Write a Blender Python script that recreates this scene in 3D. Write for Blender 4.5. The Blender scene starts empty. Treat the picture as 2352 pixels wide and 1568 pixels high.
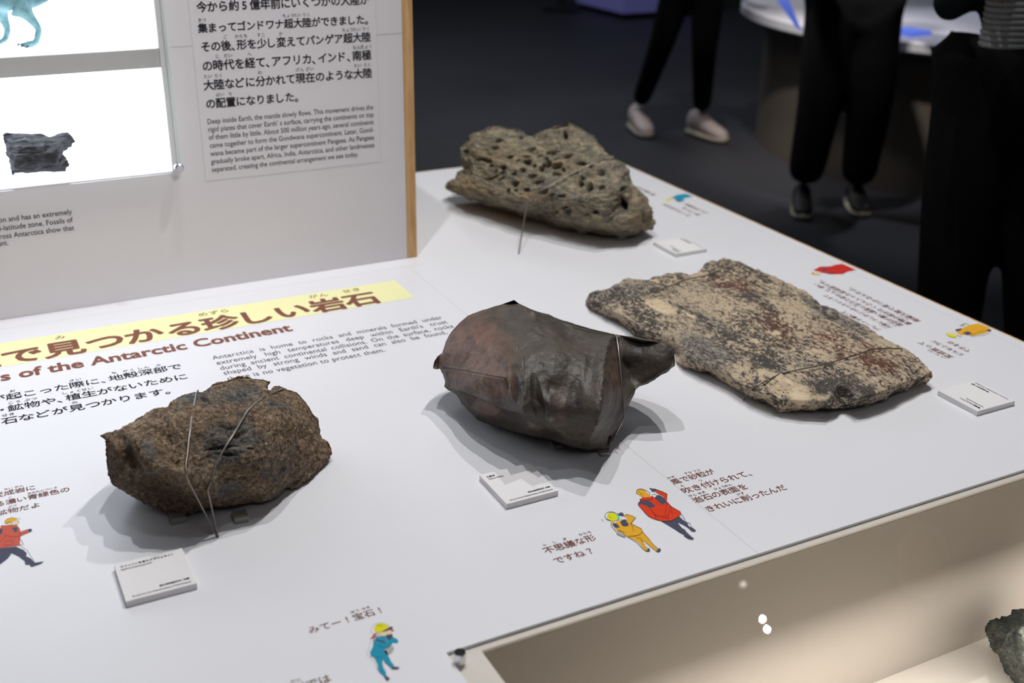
import bpy, bmesh, math, random
import numpy as np
from mathutils import Vector, Matrix, noise
from mathutils.geometry import delaunay_2d_cdt

# ------------------------------------------------------------------ camera, world, lamps
SC = bpy.context.scene
COL = SC.collection
F = 2583.19                                  # focal length in pixels of the 2352x1568 frame
MC = np.array([[0.88912325, -0.45738335, 0.0161344],
               [-0.17221851, -0.3670278, -0.91412875],
               [0.42402905, 0.80999449, -0.40510283]])   # rows: camera right, down, forward (world)
CAM = np.array([0.0, 0.0, 1.55])
cd = bpy.data.cameras.new('camera'); cam = bpy.data.objects.new('camera', cd); COL.objects.link(cam)
cd.sensor_width = 36.0; cd.lens = F/2352*36.0; cd.clip_start = .02; cd.clip_end = 100
m = Matrix((list(MC[0]), list(-MC[1]), list(-MC[2]))).transposed().to_4x4()
m.translation = Vector(CAM); cam.matrix_world = m
cd.dof.use_dof = True; cd.dof.focus_distance = 1.62; cd.dof.aperture_fstop = 3.6
SC.camera = cam
SC.view_settings.view_transform = 'Standard'; SC.view_settings.look = 'None'
SC.view_settings.gamma = 1.0; SC.view_settings.use_curve_mapping = False
SC.view_settings.exposure = 0.0
SC.render.film_transparent = False
w = bpy.data.worlds.new('world'); SC.world = w; w.use_nodes = True
w.node_tree.nodes['Background'].inputs[0].default_value = (.75, .85, 1, 1)
w.node_tree.nodes['Background'].inputs[1].default_value = .02

def lamp(name, kind, loc, target, power, color=(1, 1, 1), size=.05, angle=60, blend=.6, size_y=None):
    l = bpy.data.lights.new(name, kind); o = bpy.data.objects.new(name, l); COL.objects.link(o)
    o.location = loc
    o.rotation_euler = (Vector(target)-Vector(loc)).to_track_quat('-Z', 'Y').to_euler()
    l.energy = power; l.color = color
    if kind == 'SPOT':
        l.spot_size = math.radians(angle); l.spot_blend = blend; l.shadow_soft_size = size
    elif kind == 'AREA':
        l.size = size
        if size_y: l.shape = 'RECTANGLE'; l.size_y = size_y
    return o
TC = (.8, 1.5, .78)
lamp('ceiling_spot', 'SPOT', (1.25, 1.50, 3.6), TC, 93, (1, .975, .96), .016, 75)
lamp('ceiling_spot', 'SPOT', (.55, 1.68, 3.6), TC, 76, (.96, .98, 1), .016, 75)
lamp('ceiling_spot', 'SPOT', (1.75, 2.0, 3.6), TC, 84, (1, .98, .97), .016, 75)
lamp('ceiling_spot', 'SPOT', (.35, .9, 3.6), (.6, 1.7, .8), 15, (.97, .98, 1), .05, 75)
lamp('ceiling_downlight', 'SPOT', (3.378, 3.60, 3.6), TC, 2, (1, .97, .95), .010, 50)
lamp('ceiling_downlight', 'SPOT', (3.345, 3.522, 3.6), TC, 2, (1, .97, .95), .010, 50)
lamp('ceiling_downlight', 'SPOT', (3.474, 3.884, 3.6), TC, .06, (1, .9, .88), .014, 50)
lamp('soft_fill_light', 'AREA', (.6, -.8, 3.3), (.5, 2.0, 1.0), 6, (1, .98, .98), 1.2)  # added soft fill from the camera side, not a known fixture
lamp('panel_fill_spot', 'SPOT', (.9, -.6, 3.3), (.25, 2.07, 1.22), 120, (1, .98, 1), .08, 27, 1.0)  # added narrow fill that brightens the panel front
lamp('floor_fill_light', 'AREA', (2.5, 7.5, 3.6), (3.0, 7.5, 0), 62, (.86, .93, 1), 3.0)  # added fill that lifts the dark floor in the background
lamp('counter_fill_spot', 'SPOT', (2.6, 3.4, 3.2), (4.1, 4.3, .3), 320, (1, .93, .84), .08, 30, .9)  # added fill to brighten the side of the counter drum
lamp('aisle_fill_spot', 'SPOT', (3.0, 4.2, 3.6), (3.8, 5.1, 0), 110, (1, .93, .9), .08, 50)

# ------------------------------------------------------------------ projection helpers (real planes)
def ray(px, py):
    return MC.T @ np.array([(px-1176)/F, (py-784)/F, 1.0])
def P(px, py, z=.75):
    d = ray(px, py); return CAM+d*((z-1.55)/d[2])
def PY(px, py, y):
    d = ray(px, py); return CAM+d*(y/d[1])
def HP(px, py, r):
    d = ray(px, py); return CAM+d*(r/math.hypot(d[0], d[1]))

# ------------------------------------------------------------------ object helpers
def link(name, me, mat=None, parent=None, loc=None):
    o = bpy.data.objects.new(name, me); COL.objects.link(o)
    if mat is not None and me is not None:
        for mm in (mat if isinstance(mat, (list, tuple)) else [mat]): me.materials.append(mm)
    if loc is not None: o.location = loc
    if parent is not None: o.parent = parent
    return o
def tag(o, label=None, cat=None, group=None, kind=None):
    if label: o['label'] = label
    if cat: o['category'] = cat
    if group: o['group'] = group
    if kind: o['kind'] = kind
    return o
def empty(name, loc, label, cat, group=None):
    o = bpy.data.objects.new(name, None); COL.objects.link(o); o.location = loc; o.empty_display_size = .05
    return tag(o, label, cat, group)
def bm_obj(name, bm, mat, parent=None, loc=None, smooth=False):
    """bm in world coordinates; stored relative to its parent / loc"""
    org = Vector(parent.location) if parent is not None else Vector(loc if loc is not None else (0, 0, 0))
    if parent is not None and parent.parent is not None: org = org+Vector(parent.parent.location)
    for v in bm.verts: v.co -= org
    me = bpy.data.meshes.new(name); bm.to_mesh(me); bm.free()
    if smooth:
        for p in me.polygons: p.use_smooth = True
    o = link(name, me, mat, parent)
    if parent is None: o.location = org
    return o
def box(bm, a, b, bev=0):
    a = Vector(a); b = Vector(b)
    r = bmesh.ops.create_cube(bm, size=1)
    for v in r['verts']:
        v.co = Vector(((a[i]+b[i])/2+v.co[i]*(b[i]-a[i]) for i in range(3)))
    if bev:
        es = list({e for v in r['verts'] for e in v.link_edges})
        bmesh.ops.bevel(bm, geom=es, offset=bev, segments=2, affect='EDGES', profile=.6)
    return bm
def tube(bm, pts, rad, seg=8, cap=True):
    pts = [Vector(p) for p in pts]; rings = []
    n = len(pts); rads = rad if isinstance(rad, (list, tuple)) else [rad]*n
    up = Vector((0.13, .21, 1)).normalized()
    for i, p in enumerate(pts):
        t = (pts[min(i+1, n-1)]-pts[max(i-1, 0)]).normalized()
        s = t.cross(up)
        if s.length < .05: s = t.cross(Vector((1, 0, 0)))
        s.normalize(); q = s.cross(t)
        rings.append([bm.verts.new(p+(s*math.cos(a)+q*math.sin(a))*rads[i]) for a in [2*math.pi*k/seg for k in range(seg)]])
    for A, B in zip(rings, rings[1:]):
        for k in range(seg): bm.faces.new((A[k], A[(k+1) % seg], B[(k+1) % seg], B[k]))
    if cap:
        bm.faces.new(rings[0][::-1]); bm.faces.new(rings[-1])
def lathe(bm, prof, c, axis='Z', seg=32):
    c = Vector(c); rings = []
    for r, h in prof:
        ring = []
        for k in range(seg):
            a = 2*math.pi*k/seg; u, v = r*math.cos(a), r*math.sin(a)
            ring.append(bm.verts.new(c+(Vector((u, v, h)) if axis == 'Z' else Vector((u, -h, v)))))
        rings.append(ring)
    for A, B in zip(rings, rings[1:]):
        for k in range(seg): bm.faces.new((A[k], A[(k+1) % seg], B[(k+1) % seg], B[k]))
    bm.faces.new(rings[0][::-1]); bm.faces.new(rings[-1])
    bmesh.ops.recalc_face_normals(bm, faces=bm.faces)

# ------------------------------------------------------------------ materials
def srgb(r, g, b):
    f = lambda c: (c/255/12.92) if c/255 <= .04045 else ((c/255+.055)/1.055)**2.4
    return (f(r), f(g), f(b), 1)
class NT:
    def __init__(s, name):
        s.m = bpy.data.materials.new(name); s.m.use_nodes = True; s.t = s.m.node_tree
        s.b = s.t.nodes['Principled BSDF']; s.tc = s.n('ShaderNodeTexCoord').outputs['Object']
    def n(s, t, **k):
        x = s.t.nodes.new(t)
        for a, v in k.items(): setattr(x, a, v)
        return x
    def l(s, a, b): s.t.links.new(a, b)
    def mapping(s, scale=(1, 1, 1), rot=(0, 0, 0), src=None):
        x = s.n('ShaderNodeMapping'); x.inputs['Scale'].default_value = scale; x.inputs['Rotation'].default_value = rot
        s.l(src or s.tc, x.inputs[0]); return x.outputs[0]
    def noise(s, scale, detail=6, rough=.6, dist=0, src=None):
        x = s.n('ShaderNodeTexNoise'); x.inputs['Scale'].default_value = scale; x.inputs['Detail'].default_value = detail
        x.inputs['Roughness'].default_value = rough; x.inputs['Distortion'].default_value = dist
        s.l(src or s.tc, x.inputs['Vector']); return x.outputs['Fac']
    def voro(s, scale, src=None, feat='F1', rnd=1, out='Distance'):
        x = s.n('ShaderNodeTexVoronoi', feature=feat); x.inputs['Scale'].default_value = scale
        x.inputs['Randomness'].default_value = rnd
        s.l(src or s.tc, x.inputs['Vector']); return x.outputs[out]
    def ramp(s, fac, stops, interp='LINEAR'):
        x = s.n('ShaderNodeValToRGB'); cr = x.color_ramp; cr.interpolation = interp
        while len(cr.elements) < len(stops): cr.elements.new(.5)
        for e, (p, c) in zip(cr.elements, stops):
            e.position = p; e.color = c if isinstance(c, tuple) else (c, c, c, 1)
        s.l(fac, x.inputs[0]); return x.outputs[0]
    def mix(s, fac, a, b, mode='MIX'):
        x = s.n('ShaderNodeMix', data_type='RGBA', blend_type=mode)
        for i, v in ((0, fac), (6, a), (7, b)):
            if isinstance(v, (int, float)): x.inputs[i].default_value = v
            elif isinstance(v, tuple): x.inputs[i].default_value = v
            else: s.l(v, x.inputs[i])
        return x.outputs[2]
    def math(s, op, a, b=0.0, clamp=False):
        x = s.n('ShaderNodeMath', operation=op, use_clamp=clamp)
        for i, v in ((0, a), (1, b)):
            if isinstance(v, (int, float)): x.inputs[i].default_value = v
            else: s.l(v, x.inputs[i])
        return x.outputs[0]
    def attr(s, name):
        x = s.n('ShaderNodeAttribute', attribute_name=name); return x.outputs['Fac']
    def bump(s, h, dist, strength=1.0, prev=None):
        x = s.n('ShaderNodeBump'); x.inputs['Distance'].default_value = dist; x.inputs['Strength'].default_value = strength
        s.l(h, x.inputs['Height'])
        if prev: s.l(prev, x.inputs['Normal'])
        s.l(x.outputs[0], s.b.inputs['Normal']); return x.outputs[0]
    def col(s, c):
        if isinstance(c, tuple): s.b.inputs['Base Color'].default_value = c
        else: s.l(c, s.b.inputs['Base Color'])
    def set(s, **k):
        for a, v in k.items():
            s.b.inputs[a.replace('_', ' ')].default_value = v
def plain(name, rgb, rough=.5, metal=0, spec=None, var=0.0, scale=40, bump=0):
    t = NT(name); c = srgb(*rgb)
    if var:
        f = t.noise(scale, 4)
        t.col(t.ramp(f, [(.3, tuple(x*(1-var) for x in c[:3])+(1,)), (.7, tuple(min(1, x*(1+var)) for x in c[:3])+(1,))]))
        if bump: t.bump(f, bump)
    else: t.col(c)
    t.set(Roughness=rough, Metallic=metal)
    if spec is not None: t.b.inputs['Specular IOR Level'].default_value = spec
    return t.m
def emit(name, rgb, strength):
    t = NT(name); t.col(srgb(*rgb)); t.b.inputs['Emission Color'].default_value = srgb(*rgb)
    t.b.inputs['Emission Strength'].default_value = strength; return t.m
def thin_glass(name, tint=(1, 1, 1, 1), ior=1.5, rough=0.0):
    m_ = bpy.data.materials.new(name); m_.use_nodes = True; t = m_.node_tree; t.nodes.clear()
    o = t.nodes.new('ShaderNodeOutputMaterial'); mx = t.nodes.new('ShaderNodeMixShader')
    tr = t.nodes.new('ShaderNodeBsdfTransparent'); gl = t.nodes.new('ShaderNodeBsdfGlossy'); lw = t.nodes.new('ShaderNodeLayerWeight'); pw = t.nodes.new('ShaderNodeMath'); fr = t.nodes.new('ShaderNodeMath')
    lw.inputs[0].default_value = .5; pw.operation = 'POWER'; pw.inputs[1].default_value = 5.0; fr.operation = 'MULTIPLY_ADD'; fr.inputs[1].default_value = .96; fr.inputs[2].default_value = ((ior-1)/(ior+1))**2
    t.links.new(lw.outputs['Facing'], pw.inputs[0]); t.links.new(pw.outputs[0], fr.inputs[0])
    tr.inputs[0].default_value = tint; gl.inputs['Roughness'].default_value = rough
    t.links.new(fr.outputs[0], mx.inputs[0]); t.links.new(tr.outputs[0], mx.inputs[1]); t.links.new(gl.outputs[0], mx.inputs[2])
    t.links.new(mx.outputs[0], o.inputs[0]); return m_

M = {}
M['table'] = plain('white_laminate', (232, 232, 236), .38, spec=.35, var=.012, scale=3)
M['sheet'] = plain('matte_white_sheet', (226, 224, 226), .6, spec=.2)
M['panel'] = plain('panel_white_paint', (224, 220, 222), .6, spec=.25, var=.01, scale=3)
M['card'] = plain('white_card', (236, 233, 233), .6, spec=.2)
M['card_side'] = M['card']
M['ink'] = plain('dark_grey_ink', (40, 38, 42), .6, spec=.1)
M['ink_grey'] = plain('grey_ink', (95, 93, 96), .6, spec=.1)
M['brown'] = plain('brown_ink', (118, 66, 52), .6, spec=.1)
M['title'] = plain('title_brown_ink', (132, 84, 70), .6, spec=.1)
M['yellow_band'] = plain('pale_yellow_print', (247, 244, 186), .5, spec=.2)
M['seam'] = plain('faint_grey_seam', (196, 194, 197), .6)
M['groove'] = plain('shadow_groove', (118, 104, 92), .8)
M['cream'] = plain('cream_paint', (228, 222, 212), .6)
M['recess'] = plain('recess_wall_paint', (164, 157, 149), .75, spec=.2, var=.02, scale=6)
M['chrome'] = plain('chrome', (215, 215, 218), .12, 1.0)
M['steel'] = plain('dull_steel_wire', (150, 142, 136), .35, .85)
M['clear'] = thin_glass('clear_glass')
M['acrylic'] = thin_glass('clear_acrylic', (.975, .985, .975, 1), 1.4)
M['acrylic_edge'] = plain('acrylic_edge', (205, 222, 214), .3)
M['block'] = plain('grey_acrylic_block', (150, 148, 142), .3)
M['lightbox'] = emit('backlit_white', (246, 249, 255), 1.9)
M['case_white'] = plain('case_white', (240, 242, 246), .5)
M['shelf_front'] = plain('shelf_edge', (205, 200, 198), .5)
t = NT('pale_wood'); mp = t.mapping((14, 14, 1.2)); f = t.noise(6, 8, .65, .6, mp)
t.col(t.ramp(f, [(.3, srgb(186, 140, 88)), (.7, srgb(226, 184, 128))])); t.set(Roughness=.55); M['wood'] = t.m
t = NT('charcoal_carpet'); f = t.noise(220, 3, .7); g = t.noise(1.2, 3, .5)
t.col(t.mix(.5, t.ramp(f, [(.3, srgb(44, 46, 52)), (.7, srgb(62, 63, 70))]), t.ramp(g, [(.3, srgb(44, 46, 52)), (.7, srgb(62, 60, 66))])))
t.set(Roughness=.55); t.bump(f, .002); M['floor'] = t.m
M['black_cloth'] = plain('black_cloth', (17, 17, 19), .95, spec=.1, var=.15, scale=30)
M['teal_cloth'] = plain('dark_teal_cloth', (20, 27, 29), .95, spec=.1)
M['grey_knit'] = plain('grey_knit', (120, 122, 122), .9)
M['skin'] = plain('skin', (178, 122, 96), .5)
M['hair'] = plain('dark_hair', (24, 20, 18), .6)
M['shoe'] = plain('pale_sneaker', (206, 190, 188), .7, var=.06, scale=60)
M['sole'] = plain('cream_sole', (196, 186, 170), .6)
M['dark_shoe'] = plain('black_shoe', (20, 20, 22), .6)
M['counter_side'] = plain('counter_side', (96, 88, 80), .7, var=.03, scale=3)
M['counter_top'] = plain('counter_top', (225, 225, 236), .4)
M['blue'] = emit('blue_emissive_film', (96, 122, 226), .55)  # even emission on the blue strip and block
M['lilac'] = emit('lilac_backlit_panel', (112, 112, 176), .16)

# ------------------------------------------------------------------ setting: floor
bm = bmesh.new(); box(bm, (-8, -5, -.1), (16, 22, 0)); o = bm_obj('floor', bm, M['floor']); tag(o, kind='structure')

# ------------------------------------------------------------------ display table with glazed recess
TZ = .75; TX0, TX1, TY0, TY1 = -1.1, 1.667, .25, 2.69
GX, GY = .394, .893                        # corner of the recess opening
RX1, RY0 = 1.56, .40
table = empty('display_table', (.3, 1.5, 0), 'large white exhibition table with printed texts, wooden rim and glazed recess', 'display table')
bm = bmesh.new()
box(bm, (TX0, TY0, .70), (GX, TY1-.004, TZ)); box(bm, (GX, GY, .70), (TX1-.004, TY1-.004, TZ))
box(bm, (RX1, RY0, .70), (TX1-.004, GY, TZ)); box(bm, (GX, TY0, .70), (TX1-.004, RY0, TZ))
bm_obj('tabletop', bm, M['table'], table)
bm = bmesh.new()
box(bm, (TX1-.004, TY0, .70), (TX1+.001, TY1+.001, TZ-.0005)); box(bm, (TX0, TY1-.004, .70), (TX1-.004, TY1+.001, TZ-.0005))
bm_obj('wooden_rim', bm, M['wood'], table)
bm = bmesh.new()
box(bm, (TX0+.05, TY0+.05, .02), (TX1-.06, RY0-.06, .699)); box(bm, (TX0+.05, GY+.08, .02), (TX1-.06, TY1-.06, .699))
bm_obj('plinth', bm, M['panel'], table)
# recess: floor z from the picture
RZ = float(PY(2005, 1568, GY-.010)[2]); IX = .432; IY = GY-.010
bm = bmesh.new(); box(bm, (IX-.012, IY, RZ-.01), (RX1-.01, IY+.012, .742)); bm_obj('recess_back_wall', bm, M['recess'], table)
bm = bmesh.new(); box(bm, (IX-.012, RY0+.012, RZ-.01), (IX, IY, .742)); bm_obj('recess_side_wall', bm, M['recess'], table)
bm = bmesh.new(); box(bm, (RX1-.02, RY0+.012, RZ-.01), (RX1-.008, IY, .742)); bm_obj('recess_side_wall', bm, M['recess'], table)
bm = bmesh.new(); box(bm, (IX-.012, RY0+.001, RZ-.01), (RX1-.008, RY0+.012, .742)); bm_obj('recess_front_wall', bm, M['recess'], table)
bm = bmesh.new(); box(bm, (IX-.012, RY0, RZ-.02), (RX1-.008, IY+.012, RZ-.0)); bm_obj('recess_floor', bm, M['cream'], table)
bm = bmesh.new()
box(bm, (GX+.0005, RY0, .735), (IX-.0005, GY-.0005, .7458)); box(bm, (IX-.0005, IY+.0005, .735), (RX1-.0005, GY-.0016, .7458))
bm_obj('glass_ledge', bm, M['cream'], table)
bm = bmesh.new(); box(bm, (GX+.001, RY0+.002, .7464), (RX1-.002, GY-.0020, .7497)); bm_obj('glass_pane', bm, M['clear'], table)
bm = bmesh.new(); box(bm, (GX+.0005, GY-.0016, .7458), (RX1-.002, GY-.0002, .7462)); bm_obj('gap_shade_strip', bm, M['groove'], table)  # brown strip colours in the shade of the gap behind the glass
kp = P(1056, 1506, .757)
bm = bmesh.new(); r = .0068
lathe(bm, [(r*.8, .7500), (r, .7508), (r, .7605), (r*.93, .7622), (r*.3, .7622)], (kp[0], kp[1], 0))
tag(bm_obj('chrome_knob', bm, M['chrome'], table, smooth=False), 'shiny chrome cylinder knob at the glass corner')
print('RZ', RZ)
rl = lamp('recess_light', 'AREA', (1.10, .71, RZ+.14), (1.10, .73, RZ), 3.3, (1, .94, .86), 1.0, size_y=.10)

# ------------------------------------------------------------------ flat print
_gc = {}
def text_mesh(s, off=0.0):
    k = (s, off)
    if k in _gc: return _gc[k]
    c = bpy.data.curves.new('tmp', 'FONT'); c.body = s; c.offset = off; c.resolution_u = 3; c.fill_mode = 'FRONT'
    o = bpy.data.objects.new('tmp', c); COL.objects.link(o)
    me = o.to_mesh()
    v = np.array([x.co[:2] for x in me.vertices]).reshape(-1, 2); f = [tuple(p.vertices) for p in me.polygons]
    o.to_mesh_clear(); bpy.data.objects.remove(o); bpy.data.curves.remove(c)
    _gc[k] = (v, f); return _gc[k]
class Print:
    """flat lettering on a plane: origin O, axes U (reading) and V (up of letters)"""
    def __init__(s): s.v = []; s.f = []; s.mi = []; s.n = 0
    def add(s, pts, faces, mi=0):
        s.v.extend(pts); s.f.extend([tuple(i+s.n for i in f) for f in faces]); s.mi.extend([mi]*len(faces)); s.n += len(pts)
    def glyphs(s, g, O, U, V, sx, sy, mi=0, x0=0.0, bold=0.0):
        v, f = g
        if len(v) == 0: return
        n = 1 if bold <= 0 else (5 if bold < .02 else 9)
        for k in range(n):
            an = 2*math.pi*k/max(1, n-1); du, dv = (0, 0) if k == n-1 else (bold*math.cos(an), bold*math.sin(an))
            Nn = np.cross(U, V)*(k*1.2e-5)
            s.add([tuple(O+Nn+U*((a-x0+du)*sx)+V*((b+dv)*sy)) for a, b in v], f, mi)
    def build(s, name, mat, parent, label=None):
        me = bpy.data.meshes.new(name); org = np.array(parent.location)
        me.from_pydata([tuple(np.array(p)-org) for p in s.v], [], s.f)
        o = link(name, me, mat, parent)
        for p, i in zip(me.polygons, s.mi): p.material_index = i
        if label: o['label'] = label
        return o
HALF = {'、': .55, '。': .6, '・': .6, 'ィ': .9, 'ュ': .9, ' ': .5, '　': .5}
def jp_line(pr, s, A, B, em, V, furi=(), pre='', off=.007, fem=None, sy=1.0, mi=0, foff=.0):
    """place s between points A (left baseline) and B (right end), letters em tall; pre = characters before A"""
    A = np.array(A); B = np.array(B); U = B-A; W = np.linalg.norm(U); U = U/W
    tot = sum(HALF.get(c, 1) for c in s); cell = W/tot; em = min(em, cell*1.03)
    x = -cell*sum(HALF.get(c, 1) for c in pre); cx = {}
    for i, c in enumerate(pre+s):
        wd = cell*HALF.get(c, 1)
        g = text_mesh(c)
        if len(g[0]):
            gw = (g[0][:, 0].min()+g[0][:, 0].max())/2
            if c in '、。': O = A+U*(x+em*.02); pr.glyphs(g, O, U, V, em, em*sy, mi, x0=g[0][:, 0].min(), bold=off)
            else: pr.glyphs(g, A+U*(x+wd/2)+V*(em*.08*sy), U, V, em, em*sy, mi, x0=gw, bold=off)
        cx[i-len(pre)] = x+wd/2; x += wd
    fem = fem or em*.40
    for i, j, t in furi:
        c = (cx[i]+cx[j])/2; n = len(t); span = fem*1.05
        for k, ch in enumerate(t):
            g = text_mesh(ch)
            gw = (g[0][:, 0].min()+g[0][:, 0].max())/2
            pr.glyphs(g, A+U*(c+(k-(n-1)/2)*span)+V*(em*1.10*sy), U, V, fem, fem*sy, mi, x0=gw, bold=.006)
def en_line(pr, s, A, B, hgt, V, off=0.0, mi=0, xs=None):
    """English line between A and B; hgt = font size; xs = fixed letter width scale (then words are justified)"""
    A = np.array(A); B = np.array(B); U = B-A; W = np.linalg.norm(U); U = U/W
    if xs is None:
        g = text_mesh(s); w0 = g[0][:, 0].max(); pr.glyphs(g, A, U, V, W/w0, hgt, mi, bold=off); return W/w0
    ws = s.split(' '); gs = [text_mesh(x) for x in ws]; wd = [g[0][:, 0].max()*xs for g in gs]
    gap = (W-sum(wd))/max(1, len(ws)-1); x = 0
    for g, a in zip(gs, wd): pr.glyphs(g, A+U*x, U, V, xs, hgt, mi, bold=off); x += a+gap
YV = np.array([0, 1., 0]); ZV = np.array([0, 0, 1.]); XV = np.array([1., 0, 0]); PZ = TZ+.0004
def T(px, py, ref=None):
    p = P(px, py, TZ); p[2] = PZ
    if ref is not None: p[1] = ref[1]
    return p
def tl(pr, kind, s, a, b, em, **k):            # line of print on the table top, read from the front
    A = T(*a); B = T(b[0], b[1]); y = (A[1]+B[1])/2; A[1] = B[1] = y
    return (jp_line if kind == 'jp' else en_line)(pr, s, A, B, em, YV, **k)
def tr(pr, s, a, b, em, **k):                  # line read from the right-hand side of the table
    A = T(*a); B = T(*b); x = (A[0]+B[0])/2; A[0] = B[0] = x
    jp_line(pr, s, A, B, em, -XV, **k)

# yellow heading band and heading
bx = T(952, 683)[0]; by0 = T(952, 683)[1]; by1 = T(910, 643)[1]
pr = Print(); pr.add([(-.62, by0, TZ+.0002), (bx, by0, TZ+.0002), (bx, by1, TZ+.0002), (-.62, by1, TZ+.0002)], [(0, 1, 2, 3)])
pr.build('heading_band', M['yellow_band'], table, 'pale yellow band behind the brown heading')
pr = Print()
tl(pr, 'jp', 'で見つかる珍しい岩石', (4, 836), (884, 698), .0735, pre='南極大陸', off=.035,
   furi=[(1, 1, 'み'), (5, 5, 'めずら'), (8, 8, 'がん'), (9, 9, 'せき')], fem=.019)
pr.build('heading_text', M['title'], table, 'bold brown Japanese heading letters')
pr = Print(); tl(pr, 'en', 's of the Antarctic Continent', (1, 873), (674, 761), .047, off=.03)
pr.build('heading_translation', M['title'], table, 'bold brown English heading letters')
pr = Print(); E1 = .0265
tl(pr, 'jp', '起こった際に、地殻深部で', (14, 918), (422, 847), E1, pre='が', off=.012, furi=[(0, 0, 'お'), (4, 4, 'さい'), (7, 7, 'ち'), (8, 8, 'かく'), (9, 9, 'しん'), (10, 10, 'ぶ')])
tl(pr, 'jp', '鉱物や、植生がないために', (18, 945), (436, 870), E1, pre='・', off=.012, furi=[(0, 0, 'こう'), (1, 1, 'ぶつ'), (4, 4, 'しょく'), (5, 5, 'せい')])
tl(pr, 'jp', '石などが見つかります。', (3, 975), (402, 902), E1, off=.012, furi=[(0, 0, 'せき'), (4, 4, 'み')])
pr.build('body_text', M['ink'], table)
pr = Print(); ex = .0
A = T(523.8, 874.4); B = T(887, 808); g = text_mesh('there is no vegetation to protect them.'); xs = abs(B[0]-A[0])/g[0][:, 0].max()
for s, a, b in (('Antarctica is home to rocks and minerals formed under', (490, 826.7), (1017.6, 731.3)),
                ("extremely high temperatures deep within Earth's crust", (498.6, 838.5), (1029, 741.7)),
                ('during ancient continental collisions. On the surface, rocks', (507, 850.6), (1043, 751.5)),
                ('shaped by strong winds and sand can also be found,', (515.4, 862.3), (1027.5, 765.5)),
                ('there is no vegetation to protect them.', (523.8, 874.4), (887, 808))):
    tl(pr, 'en', s, a, b, .0225, xs=xs*.98)
pr.build('body_translation', M['ink_grey'], table)
pr = Print(); E2 = .0185
tl(pr, 'jp', '風で砂粒が', (1547, 1112), (1648, 1088), E2, furi=[(0, 0, 'かぜ'), (2, 2, 'すな'), (3, 3, 'つぶ')])
tl(pr, 'jp', '吹き付けられて、', (1572, 1132), (1736, 1092), E2, furi=[(0, 0, 'ふ'), (2, 2, 'つ')])
tl(pr, 'jp', '岩石の表面を', (1597, 1154), (1725, 1123), E2, furi=[(0, 0, 'がん'), (1, 1, 'せき'), (3, 3, 'ひょう'), (4, 4, 'めん')])
tl(pr, 'jp', 'きれいに削ったんだ', (1625, 1175), (1814, 1125), E2, furi=[(4, 4, 'けず')])
pr.build('speech_text', M['brown'], table)
pr = Print()
tl(pr, 'jp', '不思議な形', (1253, 1271), (1375, 1241), E2, furi=[(0, 0, 'ふ'), (1, 1, 'し'), (2, 2, 'ぎ'), (4, 4, 'かたち')])
tl(pr, 'jp', 'ですね？', (1277, 1295), (1373, 1270), E2)
pr.build('speech_text', M['brown'], table)
pr = Print()
tl(pr, 'jp', 'みてー！宝石！', (711, 1455), (890, 1406), E2, furi=[(4, 4, 'ほう'), (5, 5, 'せき')])
pr.build('speech_text', M['brown'], table); pr = Print()
tl(pr, 'jp', 'では', (706, 1581), (766, 1565), E2, pre='岩', furi=[(-1, -1, 'がん')])
pr.build('speech_text', M['brown'], table)
pr = Print()
tl(pr, 'jp', '成岩に', (9, 1138), (84, 1124), E2, pre='変', furi=[(0, 0, 'せい'), (1, 1, 'がん')])
tl(pr, 'jp', '濃い青緑色の', (13, 1159), (163, 1128), E2, pre='る', furi=[(0, 0, 'こ'), (2, 2, 'あお'), (3, 3, 'みどり'), (4, 4, 'いろ')])
tl(pr, 'jp', '物だよ', (18, 1179), (95, 1164), E2, pre='鉱', furi=[(0, 0, 'ぶつ')])
pr.build('speech_text', M['brown'], table)
pr = Print(); E3 = .021
tr(pr, 'プレートが動いて', (2029, 757), (1937, 714), E3)
tr(pr, '大陸どうしがぶつかったところで', (2053, 752), (1898, 677), E3, furi=[(0, 1, 'たいりく')])
tr(pr, '岩石が高い温度と圧力で変わって、赤い', (2078, 747), (1875, 651), E3, furi=[(0, 1, 'がんせき'), (5, 6, 'おんど'), (8, 9, 'あつりょく')])
tr(pr, '鉱物の粒がたくさん入った変成岩です。', (2101, 743), (1880, 643), E3, furi=[(0, 1, 'こうぶつ'), (3, 3, 'つぶ'), (12, 14, 'へんせいがん')])
tr(pr, '南極大陸で見つかるんだよ。', (2118, 737), (1950, 659), E3, furi=[(0, 3, 'なんきょく')])
pr.build('speech_text', M['brown'], table)
pr = Print()
tr(pr, '変成岩って', (2194, 820), (2116, 784), E3, furi=[(0, 0, 'へん'), (1, 1, 'せい'), (2, 2, 'がん')])
tr(pr, 'どんなふうに', (2217, 815), (2143, 781), E3)
tr(pr, 'できるの', (2236, 807), (2181, 783), E3)
pr.build('speech_text', M['brown'], table)
pr = Print()
tr(pr, 'たくさんの穴が', (1590, 496), (1530, 468), E3*.9); tr(pr, 'あいている', (1612, 494), (1572, 476), E3*.9); tr(pr, 'ふしぎな岩石', (1630, 490), (1578, 467), E3*.9)
pr.build('speech_text', M['brown'], table); pr = Print(); tr(pr, '風で削られた', (1508, 448), (1466, 427), E3*.8)
pr.build('speech_text', M['brown'], table)

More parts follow.
